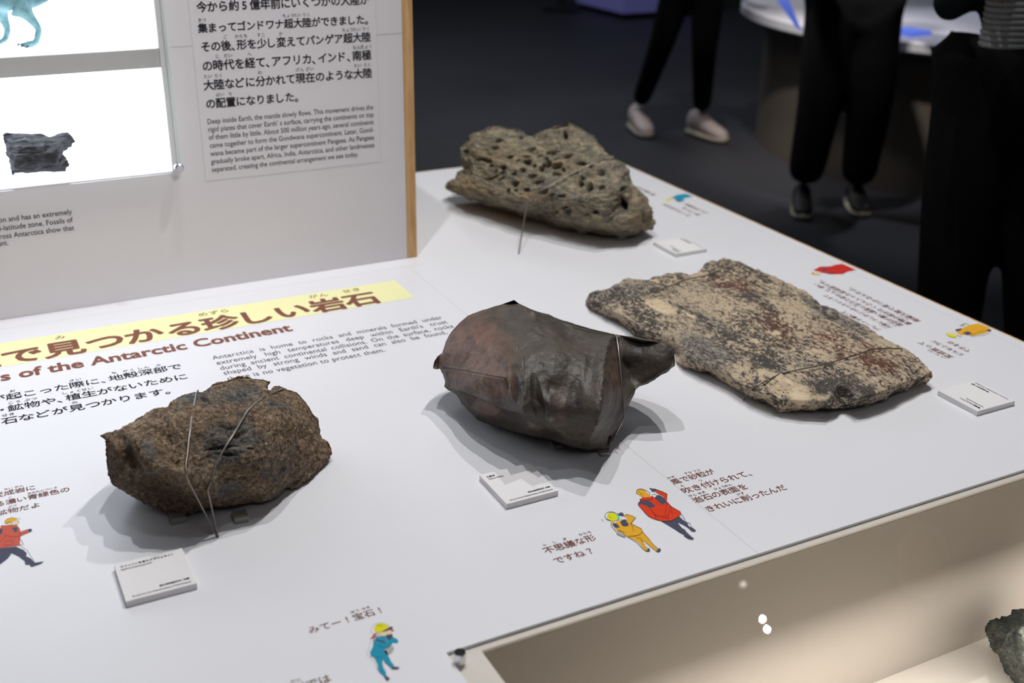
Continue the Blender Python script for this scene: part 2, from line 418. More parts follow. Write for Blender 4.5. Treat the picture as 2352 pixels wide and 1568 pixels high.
# seams of the printed film
def strip(name, pts, wd, mat, z=TZ+.0001):
    pr = Print()
    for (a, b) in pts:
        a = np.array(a, float); b = np.array(b, float); d = (b-a)/np.linalg.norm(b-a); n = np.array([-d[1], d[0]])*wd/2
        pr.add([(a[0]+n[0], a[1]+n[1], z), (b[0]+n[0], b[1]+n[1], z), (b[0]-n[0], b[1]-n[1], z), (a[0]-n[0], a[1]-n[1], z)], [(0, 1, 2, 3)])
    return pr.build(name, mat, table)
sx = T(2310, 783)[0]
strip('film_seam', [((.817, .895), (.817, 2.0)), ((sx, .9), (sx, 2.6)), ((-.6, 2.03), (.86, 2.03))], .0007, M['seam'])

# printed figures
FC = {k: plain('print_'+k, v, .6, spec=.1) for k, v in dict(red=(222, 66, 34), rose=(206, 92, 76), amber=(232, 172, 48), navy=(78, 80, 100),
      line=(44, 38, 44), yellow=(226, 218, 40), teal=(38, 148, 178), skin=(232, 212, 178), hair=(190, 88, 86), grey=(176, 172, 168), cyan=(70, 190, 200), white=(236, 234, 236), deepred=(204, 52, 46)).items()}
FK = list(FC); FM = [FC[k] for k in FK]
def figure(label, off, sc, polys, lines=()):
    pr = Print(); z = TZ+.0003
    for c, pts in polys:
        z += .00003; w_ = [P(off[0]+x/sc, off[1]+y/sc, TZ) for x, y in pts]
        pr.add([(a[0], a[1], z) for a in w_], [tuple(range(len(w_)))], FK.index(c))
    z += .00004
    for ln in lines:
        c, wd, pts = ln
        pp = [np.array([off[0]+x/sc, off[1]+y/sc]) for x, y in pts]
        for a, b in zip(pp, pp[1:]):
            d = (b-a)/max(1e-6, np.linalg.norm(b-a)); n = np.array([-d[1], d[0]])*wd/2; e = d*wd*.3
            q = [P(*(v), TZ) for v in (a+n-e, b+n+e, b-n+e, a-n-e)]
            pr.add([(a_[0], a_[1], z) for a_ in q], [(0, 1, 2, 3)], FK.index(c))
    return pr.build('printed_figure', FM, table, label)
# man in red jacket, seen from behind (scale 9.224, offset 1370,1110)
o1 = (1370, 1110); s1 = 9.224
figure('flat print of a standing figure in red jacket and navy trousers', o1, s1, [
 ('navy', [(1370, 800), (1760, 705), (1830, 770), (1930, 850), (1960, 910), (2040, 940), (2110, 1000), (2090, 1030), (2020, 1025), (1940, 950), (1850, 890), (1700, 820), (1800, 950), (1880, 1000), (1990, 1110), (2065, 1165), (2040, 1200), (1960, 1190), (1860, 1130), (1850, 1090), (1760, 1050), (1640, 960), (1500, 870)]),
 ('navy', [(1200, 745), (1260, 730), (1270, 775), (1220, 765)]),
 ('red', [(915, 345), (960, 305), (1110, 290), (1190, 262), (1225, 310), (1500, 400), (1580, 490), (1680, 550), (1770, 610), (1790, 640), (1730, 720), (1620, 780), (1540, 800), (1370, 800), (1265, 765), (1180, 750), (1090, 690), (1010, 610), (930, 510), (885, 450), (940, 370)]),
 ('red', [(1250, 160), (1340, 150), (1410, 190), (1500, 235), (1490, 340), (1500, 400), (1440, 330), (1400, 260), (1310, 225), (1255, 190)]),
 ('navy', [(1120, 95), (1170, 110), (1240, 115), (1305, 140), (1250, 165), (1240, 180), (1190, 175), (1150, 165), (1175, 150), (1130, 120)]),
 ('navy', [(890, 440), (920, 385), (1000, 368), (1110, 372), (1160, 400), (1250, 490), (1130, 532), (1090, 500), (1040, 465), (960, 445)]),
 ('navy', [(1225, 310), (1290, 250), (1370, 260), (1420, 310), (1490, 400), (1470, 420), (1380, 450), (1320, 390)]),
 ('white', [(1010, 140), (1100, 180), (1125, 240), (1110, 280), (1060, 190)]),
 ('amber', [(850, 180), (880, 140), (950, 132), (1030, 160), (1080, 215), (1125, 245), (1110, 285), (1050, 305), (980, 298), (900, 250), (860, 215)])],
 [('line', 1.1, [(850, 230), (845, 180), (870, 135), (950, 122), (1040, 150), (1120, 205), (1130, 260)]), ('line', .9, [(915, 345), (1000, 360), (1130, 352), (1210, 310)]),
  ('line', 1.0, [(915, 345), (940, 370), (885, 420), (885, 460), (960, 550), (1040, 640), (1100, 700), (1200, 755)]), ('line', .9, [(1150, 560), (1240, 660), (1260, 760)]),
  ('line', .9, [(1240, 680), (1400, 720), (1540, 745)]), ('line', 1.0, [(1260, 775), (1400, 805), (1580, 800), (1720, 730), (1790, 650), (1770, 600), (1680, 550), (1580, 490), (1500, 400)]),
  ('line', .8, [(1500, 410), (1480, 520), (1450, 640)]), ('line', .7, [(1560, 470), (1590, 580), (1610, 650)]), ('line', .7, [(1550, 560), (1520, 690), (1420, 690)]),
  ('line', 1.0, [(1300, 145), (1420, 190), (1500, 235), (1485, 350)]), ('line', .6, [(890, 170), (940, 230), (990, 270)]), ('line', .9, [(1700, 820), (1800, 950), (1880, 990)]),
  ('line', .8, [(1790, 650), (1850, 730), (1890, 820), (1980, 850), (2010, 920)]), ('line', .8, [(1380, 805), (1500, 880), (1740, 1020), (1860, 1100)]), ('line', .7, [(1860, 1130), (1920, 1145), (1990, 1110)]), ('line', .6, [(1180, 240), (1230, 232), (1280, 258)])])
figure('flat print of a standing figure in yellow jacket and trousers', o1, s1, [
 ('amber', [(640, 1115), (930, 1060), (980, 1030), (1040, 1090), (1180, 1260), (1230, 1330), (1310, 1390), (1285, 1425), (1230, 1415), (1160, 1350), (1080, 1290), (1050, 1255), (970, 1200), (1010, 1290), (1030, 1350), (1095, 1390), (1070, 1420), (1010, 1410), (960, 1340), (890, 1250), (800, 1200)]),
 ('navy', [(1095, 1370), (1130, 1385), (1135, 1430), (1110, 1455), (1060, 1450), (1020, 1425), (1075, 1418)]),
 ('navy', [(1300, 1385), (1345, 1372), (1368, 1410), (1350, 1450), (1300, 1470), (1245, 1430), (1290, 1420)]),
 ('amber', [(330, 815), (400, 830), (480, 800), (520, 750), (560, 780), (640, 780), (730, 845), (800, 890), (890, 935), (960, 975), (970, 1030), (920, 1090), (820, 1120), (690, 1125), (600, 1100), (500, 1030), (420, 990), (385, 950), (430, 940), (340, 880)]),
 ('amber', [(580, 690), (620, 658), (720, 680), (830, 735), (790, 790), (730, 845), (650, 820), (640, 770), (650, 740), (600, 715)]),
 ('navy', [(335, 875), (360, 850), (430, 855), (495, 935), (430, 950), (390, 935)]),
 ('navy', [(500, 820), (560, 770), (625, 765), (645, 820), (685, 870), (665, 910), (575, 918), (530, 880)]),
 ('navy', [(450, 650), (520, 615), (570, 635), (585, 690), (560, 700), (510, 690), (470, 680)]),
 ('cyan', [(400, 630), (450, 640), (490, 720), (490, 770), (440, 800), (420, 790), (460, 740), (450, 690)]),
 ('white', [(180, 680), (230, 630), (300, 625), (230, 700), (220, 760), (190, 740)]),
 ('yellow', [(220, 690), (260, 640), (330, 625), (400, 640), (445, 690), (455, 740), (420, 790), (350, 805), (280, 790), (235, 760), (215, 720)]),
 ('grey', [(465, 1000), (500, 1015), (610, 1115), (610, 1140), (590, 1150), (430, 1080)])],
 [('line', 1.1, [(300, 800), (220, 770), (175, 710), (190, 660), (250, 615), (330, 608), (400, 630)]), ('line', .6, [(265, 660), (265, 700), (320, 750)]),
  ('line', .9, [(340, 820), (305, 860), (320, 910), (380, 990), (430, 1035)]), ('line', .8, [(430, 1080), (465, 1000), (540, 1050), (620, 1120), (590, 1150), (430, 1080)]),
  ('line', .9, [(590, 690), (630, 660), (760, 695), (830, 735), (730, 850)]), ('line', 1.0, [(735, 855), (840, 915), (955, 970), (970, 1030), (920, 1090), (820, 1120), (690, 1125)]),
  ('line', .7, [(720, 850), (770, 950), (790, 1020)]), ('line', .8, [(640, 1130), (780, 1210), (870, 1270), (915, 1320), (980, 1390), (1030, 1430)]), ('line', .8, [(975, 1030), (1110, 1180), (1210, 1310), (1300, 1385)]),
  ('line', .7, [(850, 1165), (950, 1160)]), ('line', .7, [(960, 1200), (1060, 1270), (1150, 1350), (1240, 1425)]), ('line', .7, [(930, 1180), (1000, 1280), (1040, 1350), (1090, 1380)]),
  ('line', .5, [(105, 770), (130, 770), (125, 790), (108, 798)]), ('line', .5, [(140, 805), (150, 810)]), ('line', .5, [(172, 820), (182, 825)]), ('line', .6, [(575, 800), (575, 915)]), ('line', .6, [(480, 1000), (600, 1050)])])
# child in teal (scale 10.59, offset 830,1420)
figure('flat print of a small figure in teal overalls and yellow helmet', (830, 1420), 10.59, [
 ('hair', [(290, 390), (370, 360), (345, 440), (320, 500), (205, 490), (260, 450)]), ('hair', [(690, 270), (760, 230), (770, 290), (810, 295), (740, 330)]),
 ('skin', [(370, 400), (480, 350), (700, 280), (735, 310), (745, 370), (680, 400), (590, 400), (560, 440), (470, 430), (420, 450), (370, 420)]),
 ('white', [(240, 300), (250, 230), (330, 150), (400, 125), (330, 230), (310, 300), (370, 355), (270, 370)]),
 ('yellow', [(300, 290), (330, 190), (400, 130), (500, 118), (600, 150), (670, 195), (640, 250), (510, 320), (490, 345), (370, 350)]),
 ('navy', [(500, 320), (640, 250), (690, 205), (760, 205), (765, 230), (690, 285), (600, 320), (530, 330)]),
 ('teal', [(210, 830), (280, 690), (290, 590), (350, 550), (340, 460), (360, 430), (430, 455), (500, 450), (590, 440), (640, 560), (700, 520), (760, 460), (860, 500), (905, 560), (870, 600), (770, 590), (700, 690), (620, 730), (560, 740), (560, 830), (620, 880), (680, 960), (720, 1060), (800, 1160), (780, 1200), (700, 1190), (620, 1110), (560, 1070), (530, 980), (500, 1080), (520, 1200), (600, 1320), (600, 1390), (540, 1400), (450, 1320), (400, 1240), (400, 1130), (330, 990), (320, 950), (230, 910)]),
 ('navy', [(590, 410), (750, 385), (765, 450), (700, 520), (650, 540), (610, 470)]), ('navy', [(300, 520), (420, 520), (560, 560), (590, 610), (520, 600), (430, 560), (330, 540), (285, 590)]),
 ('navy', [(545, 1400), (610, 1400), (680, 1450), (690, 1490), (650, 1520), (590, 1500)]), ('navy', [(720, 1210), (790, 1180), (910, 1190), (930, 1215), (880, 1245), (740, 1245)]),
 ('grey', [(590, 760), (720, 680), (790, 740), (720, 850), (650, 880)]), ('line', [(560, 780), (600, 770), (660, 890), (640, 905), (560, 830)])],
 [('line', .5, [(250, 365), (235, 290), (260, 220), (330, 150), (430, 118), (560, 125), (680, 190)]), ('line', .5, [(370, 180), (440, 170), (510, 210)]), ('line', .5, [(250, 510), (215, 600), (190, 720), (145, 860), (145, 910), (210, 945), (300, 950), (420, 945), (510, 920)]),
  ('line', .5, [(210, 945), (330, 1080), (370, 1160), (380, 1240), (470, 1350), (540, 1400)]), ('line', .5, [(530, 980), (510, 1080), (530, 1190), (600, 1310)]), ('line', .5, [(560, 1070), (640, 1130), (720, 1190)]),
  ('line', .5, [(400, 650), (470, 700), (600, 720), (700, 680)]), ('line', .5, [(640, 890), (700, 1030), (790, 1150)]), ('line', .5, [(350, 370), (430, 420), (560, 440)]), ('line', .5, [(730, 640), (790, 740), (720, 850)])])
# walking man at the left (scale 6.818, offset 0,1090)
figure('flat print of a walking figure in red jacket with a pole', (0, 1090), 6.818, [
 ('rose', [(-120, 830), (10, 830), (20, 800), (260, 795), (310, 850), (320, 900), (430, 860), (450, 910), (320, 965), (310, 1110), (-120, 1170)]),
 ('navy', [(-120, 1170), (250, 1128), (370, 1180), (420, 1230), (410, 1280), (480, 1310), (545, 1380), (690, 1358), (640, 1400), (490, 1450), (460, 1410), (400, 1415), (385, 1350), (345, 1325), (300, 1285), (180, 1230), (100, 1330), (10, 1400), (-120, 1460)]),
 ('navy', [(430, 860), (490, 845), (505, 880), (460, 910)]), ('navy', [(180, 830), (275, 828), (270, 880), (240, 912), (220, 880)]), ('navy', [(-10, 860), (50, 845), (25, 930), (-10, 930)]),
 ('skin', [(120, 760), (190, 745), (270, 700), (300, 740), (290, 780), (200, 795), (120, 790)]),
 ('amber', [(75, 740), (100, 700), (180, 675), (260, 690), (270, 708), (190, 735), (110, 770), (80, 765)])],
 [('line', .6, [(75, 770), (75, 730), (110, 695), (190, 672), (260, 685), (325, 697)]), ('line', .6, [(270, 708), (300, 740), (285, 760)]), ('line', .9, [(110, 760), (170, 745), (190, 790)]),
  ('line', .6, [(260, 795), (310, 850), (320, 960), (310, 1010)]), ('line', .5, [(60, 940), (180, 975), (310, 965)]), ('line', .5, [(70, 1110), (75, 1040), (200, 1035), (210, 1085)]), ('line', .5, [(70, 1110), (190, 1100)]),
  ('line', .6, [(320, 1010), (370, 1090), (310, 1105), (440, 1200), (500, 1310), (545, 1375)]), ('line', .5, [(320, 890), (430, 860)]), ('line', .6, [(110, 1330), (200, 1200), (260, 1160)]), ('line', .6, [(0, 830), (20, 800), (260, 795)]), ('line', .5, [(0, 1050), (100, 960)])])
# right-hand side figures, seen upside down (scale 8.711, offset 1860,590)
figure('flat print of a sideways figure in a long red coat', (1860, 590), 8.711, [
 ('skin', [(110, 300), (180, 285), (240, 320), (200, 370), (120, 350)]), ('amber', [(20, 320), (60, 305), (95, 320), (110, 350), (50, 352)]),
 ('deepred', [(85, 260), (200, 195), (420, 188), (500, 160), (650, 140), (930, 262), (760, 295), (660, 345), (420, 350), (260, 320), (150, 285)]),
 ('navy', [(210, 255), (280, 225), (380, 255), (300, 275)]), ('navy', [(330, 325), (420, 315), (490, 325), (420, 345)])],
 [('line', .5, [(75, 235), (80, 270), (140, 290)]), ('line', .6, [(60, 345), (130, 360), (190, 370)])])
figure('flat print of a sideways figure in a yellow jacket', (2100, 720), 6.532, [
 ('skin', [(490, 300), (560, 275), (640, 290), (680, 325), (600, 345)]), ('yellow', [(485, 305), (560, 315), (640, 340), (630, 360), (550, 358), (500, 335)]), ('white', [(660, 300), (700, 315), (710, 345), (660, 350)]),
 ('amber', [(640, 290), (700, 230), (820, 175), (960, 150), (1130, 215), (1110, 270), (1040, 300), (880, 335), (760, 320), (690, 320)]),
 ('navy', [(615, 240), (700, 225), (720, 240), (650, 272), (620, 265)]), ('navy', [(720, 295), (800, 268), (870, 300), (800, 328)]), ('navy', [(1080, 250), (1140, 235), (1160, 262), (1120, 275)]), ('grey', [(680, 180), (740, 155), (770, 170), (720, 195)])],
 [('line', .6, [(640, 335), (690, 325), (705, 350), (660, 350)]), ('line', .5, [(830, 340), (900, 345), (1050, 325), (1140, 285)]), ('line', .5, [(680, 185), (760, 150), (820, 170)]), ('line', .6, [(860, 320), (960, 290), (1080, 255), (1130, 245)]), ('line', .5, [(480, 290), (490, 330), (560, 362), (630, 360)])])
figure('flat print of a small sideways figure in teal', (1440, 400), 7.838, [
 ('yellow', [(695, 450), (770, 435), (800, 455), (760, 485), (710, 475)]), ('skin', [(780, 430), (860, 420), (880, 470), (800, 480)]),
 ('teal', [(810, 415), (900, 375), (1060, 350), (1190, 405), (1050, 430), (1010, 440), (1040, 480), (960, 500), (880, 460)]), ('navy', [(880, 450), (940, 480), (960, 505), (890, 490)])],
 [('hair', 1.2, [(780, 430), (820, 415)])])

# ------------------------------------------------------------------ caption cards
def card(c0, c1, c2, th, rot, lines, label):
    """c0 near-left, c1 near-right, c2 far-left corners of the top face (front-reading) in the picture"""
    zt = TZ+th
    a = P(*c0, zt); b = P(*c1, zt); c = P(*c2, zt)
    if rot == 0:
        x0, x1 = (a[0]+c[0])/2, b[0]; y0, y1 = (a[1]+b[1])/2, c[1]
    else:                                     # c0 = near corner, c1 = right corner, c2 = left/far corner
        x0, x1 = (a[0]+c[0])/2, b[0]; y0, y1 = (a[1]+b[1])/2, c[1]
    root = empty('caption_card', ((x0+x1)/2, (y0+y1)/2, TZ), label, 'caption card', 'caption cards on the table')
    bm = bmesh.new(); box(bm, (x0, y0, TZ+.0003), (x1, y1, zt), .0004); bm_obj('board', bm, M['card'], root)
    pr = Print(); z = zt+.0003; W = x1-x0; H = y1-y0
    for li, (kind, s, u0, u1, v, em) in enumerate(lines):
        if li == 2: pr.build('title_lettering', M['ink'], root); pr = Print()      # u along reading, v up the letters, both 0..1
        if rot == 0:
            A = np.array([x0+u0*W, y0+v*H, z]); B = np.array([x0+u1*W, y0+v*H, z]); V = YV
        else:
            A = np.array([x1-v*W, y0+u0*H, z]); B = np.array([x1-v*W, y0+u1*H, z]); V = -XV
        (jp_line if kind == 'jp' else en_line)(pr, s, A, B, em, V, off=.03 if kind == 'jp' else .012)
    pr.build('credit_lettering', M['ink'], root)
    return root
cred = [('jp', '国立極地研究所　所蔵', .50, .93, .145, .0047), ('en', 'On loan from the National Institute of Polar Research', .10, .93, .06, .0042)]
card((288.8, 1381), (452.4, 1339), (261.5, 1296), .0085, 0,
     [('jp', 'サフィリンを含むグラニュライト', .07, .86, .86, .0052), ('en', 'Sapphirine-bearing granulite', .07, .52, .79, .0042)]+cred, 'white card in front of the brown boulder, nearest the left corner of the table')
card((1162.3, 1156.6), (1283.3, 1127), (1101.6, 1090.5), .0085, 0,
     [('jp', '三稜石', .08, .24, .86, .0052), ('en', 'Dreikanter (Ventifact)', .08, .37, .79, .0042)]+cred, 'white card in front of the smooth dark pointed rock')
card((2247, 944.5), (2331, 920), (2154, 896.5), .0085, 1,
     [('jp', '珪長質グラニュライト', .07, .58, .84, .0052), ('en', 'Garnet felsic granulite', .07, .50, .76, .0042)]+cred, 'white card at the right tip of the flat speckled slab')
card((1552, 584), (1623, 570), (1503.8, 555), .0085, 1,
     [('jp', '蜂の巣岩', .08, .34, .84, .0052), ('en', 'Honeycomb weathering', .08, .55, .76, .0042)]+cred, 'white card beside the pitted grey rock, farthest back')

# ------------------------------------------------------------------ information panel with lit showcase
PYF = 2.076; WX0, WX1 = float(PY(935, 560, PYF)[0]), float(PY(957, 560, PYF)[0])
CX1, CZ0, CZT = .376, .988, 1.60; CX0 = -.55
panel = empty('information_panel', (.1, PYF+.15, TZ), 'upright white information panel with wooden end and lit showcase', 'panel')
bm = bmesh.new(); PB = PYF+.32
for a, b in (((-.9, CZ0-.0+0), None),): pass
box(bm, (-.9, PYF, TZ+.0006), (WX0, PYF+.02, CZ0)); box(bm, (CX1, PYF, CZ0), (WX0, PYF+.02, CZT)); box(bm, (-.9, PYF, CZ0), (CX0, PYF+.02, CZT)); box(bm, (-.9, PYF, CZT), (WX0, PYF+.02, 1.9))
box(bm, (-.9, PB-.02, TZ+.0006), (WX0, PB, 1.9))
box(bm, (-.9, PYF+.02, 1.88), (WX0, PB-.02, 1.9))
bm_obj('board', bm, M['panel'], panel)
bm = bmesh.new(); box(bm, (WX0+.0003, PYF-.001, TZ+.0006), (WX1, PB, 1.9)); bm_obj('wooden_end_board', bm, M['wood'], panel)
bm = bmesh.new(); box(bm, (CX0, PB-.06, CZ0-.01), (CX1, PB-.05, CZT)); tag(bm_obj('backlight', bm, M['lightbox'], panel), 'glowing white back of the showcase')
bm = bmesh.new(); box(bm, (CX0, PYF+.0205, CZ0-.012), (CX1+.004, PB-.0605, CZ0-.001)); tag(bm_obj('showcase_floor', bm, M['lightbox'], panel), 'white showcase floor with added glow')  # emission added so the diffuse white floor looks overexposed
bm = bmesh.new(); box(bm, (CX1+.0005, PYF+.0205, CZ0), (CX1+.010, PB-.0605, CZT)); bm_obj('showcase_side', bm, M['case_white'], panel)
SZ0, SZ1 = 1.176, 1.209
bm = bmesh.new(); box(bm, (CX0, PYF+.002, SZ0), (CX1-.0005, PYF+.012, SZ1-.0003)); bm_obj('shelf_front', bm, M['shelf_front'], panel)
bm = bmesh.new(); box(bm, (CX0, PYF+.0125, SZ0+.001), (CX1-.0005, PB-.0615, SZ1)); tag(bm_obj('shelf', bm, M['lightbox'], panel), 'glowing translucent white shelf')
ax1 = float(PY(415, 389, PYF-.012)[0]); az0 = float(PY(398, 397, PYF-.012)[2])
bm = bmesh.new(); box(bm, (CX0-.02, PYF-.014, az0), (ax1-.0022, PYF-.010, CZT+.02)); bm_obj('acrylic_cover', bm, M['acrylic'], panel)
bm = bmesh.new(); box(bm, (ax1-.002, PYF-.014, az0), (ax1, PYF-.010, CZT+.02)); bm_obj('acrylic_edge', bm, M['acrylic_edge'], panel)
kx = PY(411, 385, PYF-.017)
bm = bmesh.new(); lathe(bm, [(.005, -.0), (.0085, .001), (.0085, .008), (.0065, .0105), (.002, .0105)], (kx[0], PYF-.0142, kx[2]), 'Y'); lathe(bm, [(.004, -.0095), (.004, -.0002)], (kx[0], PYF-.0142, kx[2]), 'Y', 12)
bm_obj('chrome_knob', bm, M['chrome'], panel)
# text sheet
def W(px, py): return PY(px, py, PYF)
s0 = W(472, 416); s1_ = W(874, 372)
bm = bmesh.new(); box(bm, (s0[0], PYF-.0004, s0[2]), (s1_[0], PYF-.00005, 1.6)); bm_obj('text_sheet', bm, M['panel'], panel)
bm = bmesh.new()
for a, b in (((s0[0], s0[2]), (s1_[0], s0[2]+.0006)), ((s0[0], s0[2]), (s0[0]+.0006, 1.6)), ((s1_[0], s0[2]), (s1_[0]+.0006, 1.6))):
    box(bm, (a[0], PYF-.0006, a[1]), (b[0], PYF-.0004, b[1]))
q = W(400, 108); q2 = W(895, 79)
box(bm, (CX1+.02, PYF-.0003, q[2]), (s0[0], PYF-.0001, q[2]+.0008)); box(bm, (s1_[0]+.001, PYF-.0003, q[2]), (WX0, PYF-.0001, q[2]+.0012))
bm_obj('sheet_outline', bm, M['seam'], panel)
def pl(pr, kind, s, a, b, em, **k):
    A = W(*a); B = W(*b); z = (A[2]+B[2])/2 if k.pop('avg', True) else A[2]
    A[2] = B[2] = z; A[1] = B[1] = PYF-.0007
    (jp_line if kind == 'jp' else en_line)(pr, s, A, B, em, ZV, **k)
pr = Print(); E4 = .0205
pl(pr, 'jp', '今から約5億年前にいくつかの大陸が', (451.6, 29), (848.5, 9), E4, off=.024, furi=[(0, 0, 'いま'), (3, 3, 'やく')])
pl(pr, 'jp', '集まってゴンドワナ超大陸ができました。', (455, 75), (850, 55), E4, off=.024, furi=[(0, 0, 'あつ'), (9, 9, 'ちょう'), (10, 10, 'たい'), (11, 11, 'りく')])
pl(pr, 'jp', 'その後、形を少し変えてパンゲア超大陸', (461, 119), (852, 95), E4, off=.024, furi=[(2, 2, 'ご'), (4, 4, 'かたち'), (6, 6, 'すこ'), (8, 8, 'か'), (15, 15, 'ちょう'), (16, 16, 'たい'), (17, 17, 'りく')])
pl(pr, 'jp', 'の時代を経て、アフリカ、インド、南極', (465, 163), (853, 137), E4, off=.024, furi=[(1, 1, 'じ'), (2, 2, 'だい'), (4, 4, 'へ'), (16, 16, 'なん'), (17, 17, 'きょく')])
pl(pr, 'jp', '大陸などに分かれて現在のような大陸', (468, 207), (855, 178), E4, off=.024, furi=[(0, 0, 'たい'), (1, 1, 'りく'), (5, 5, 'わ'), (9, 9, 'げん'), (10, 10, 'ざい'), (15, 15, 'たい'), (16, 16, 'りく')])
pl(pr, 'jp', 'の配置になりました。', (473, 249), (690, 232), E4, off=.024, furi=[(1, 1, 'はい'), (2, 2, 'ち')])
pr.build('body_text', M['ink'], panel)
pr = Print()
for s, a, b in (('Deep inside Earth, the mantle slowly flows. This movement drives the', (475.7, 284.4), (857, 251)),
                ("rigid plates that cover Earth' s surface, carrying the continents on top", (477.6, 302.6), (858, 268)),
                ('of them little by little. About 500 million years ago, several continents', (479.5, 320.8), (858, 285)),
                ('came together to form the Gondwana supercontinent. Later, Gond-', (481.6, 338.8), (858.4, 303)),
                ('wana became part of the larger supercontinent Pangaea. As Pangaea', (483.5, 357.5), (859.2, 320.5)),
                ('gradually broke apart, Africa, India, Antarctica, and other landmasses', (485, 376), (859.7, 338)),
                ('separated, creating the continental arrangement we see today.', (486.4, 394), (823, 359.4))):
    pl(pr, 'en', s, a, b, .0135, off=.012)
pr.build('body_translation', M['ink_grey'], panel)
pr = Print()
for s, a, b in (('tion and has an extremely', (-13, 511), (166, 492)), ('d-latitude zone. Fossils of', (-6, 530), (168, 510)), ('cross Antarctica show that', (-9, 548), (171, 529)), ('ent.', (-3, 565), (19, 562))):
    pl(pr, 'en', s, a, b, .0135, off=.012)
pr.build('caption_text', M['ink_grey'], panel)

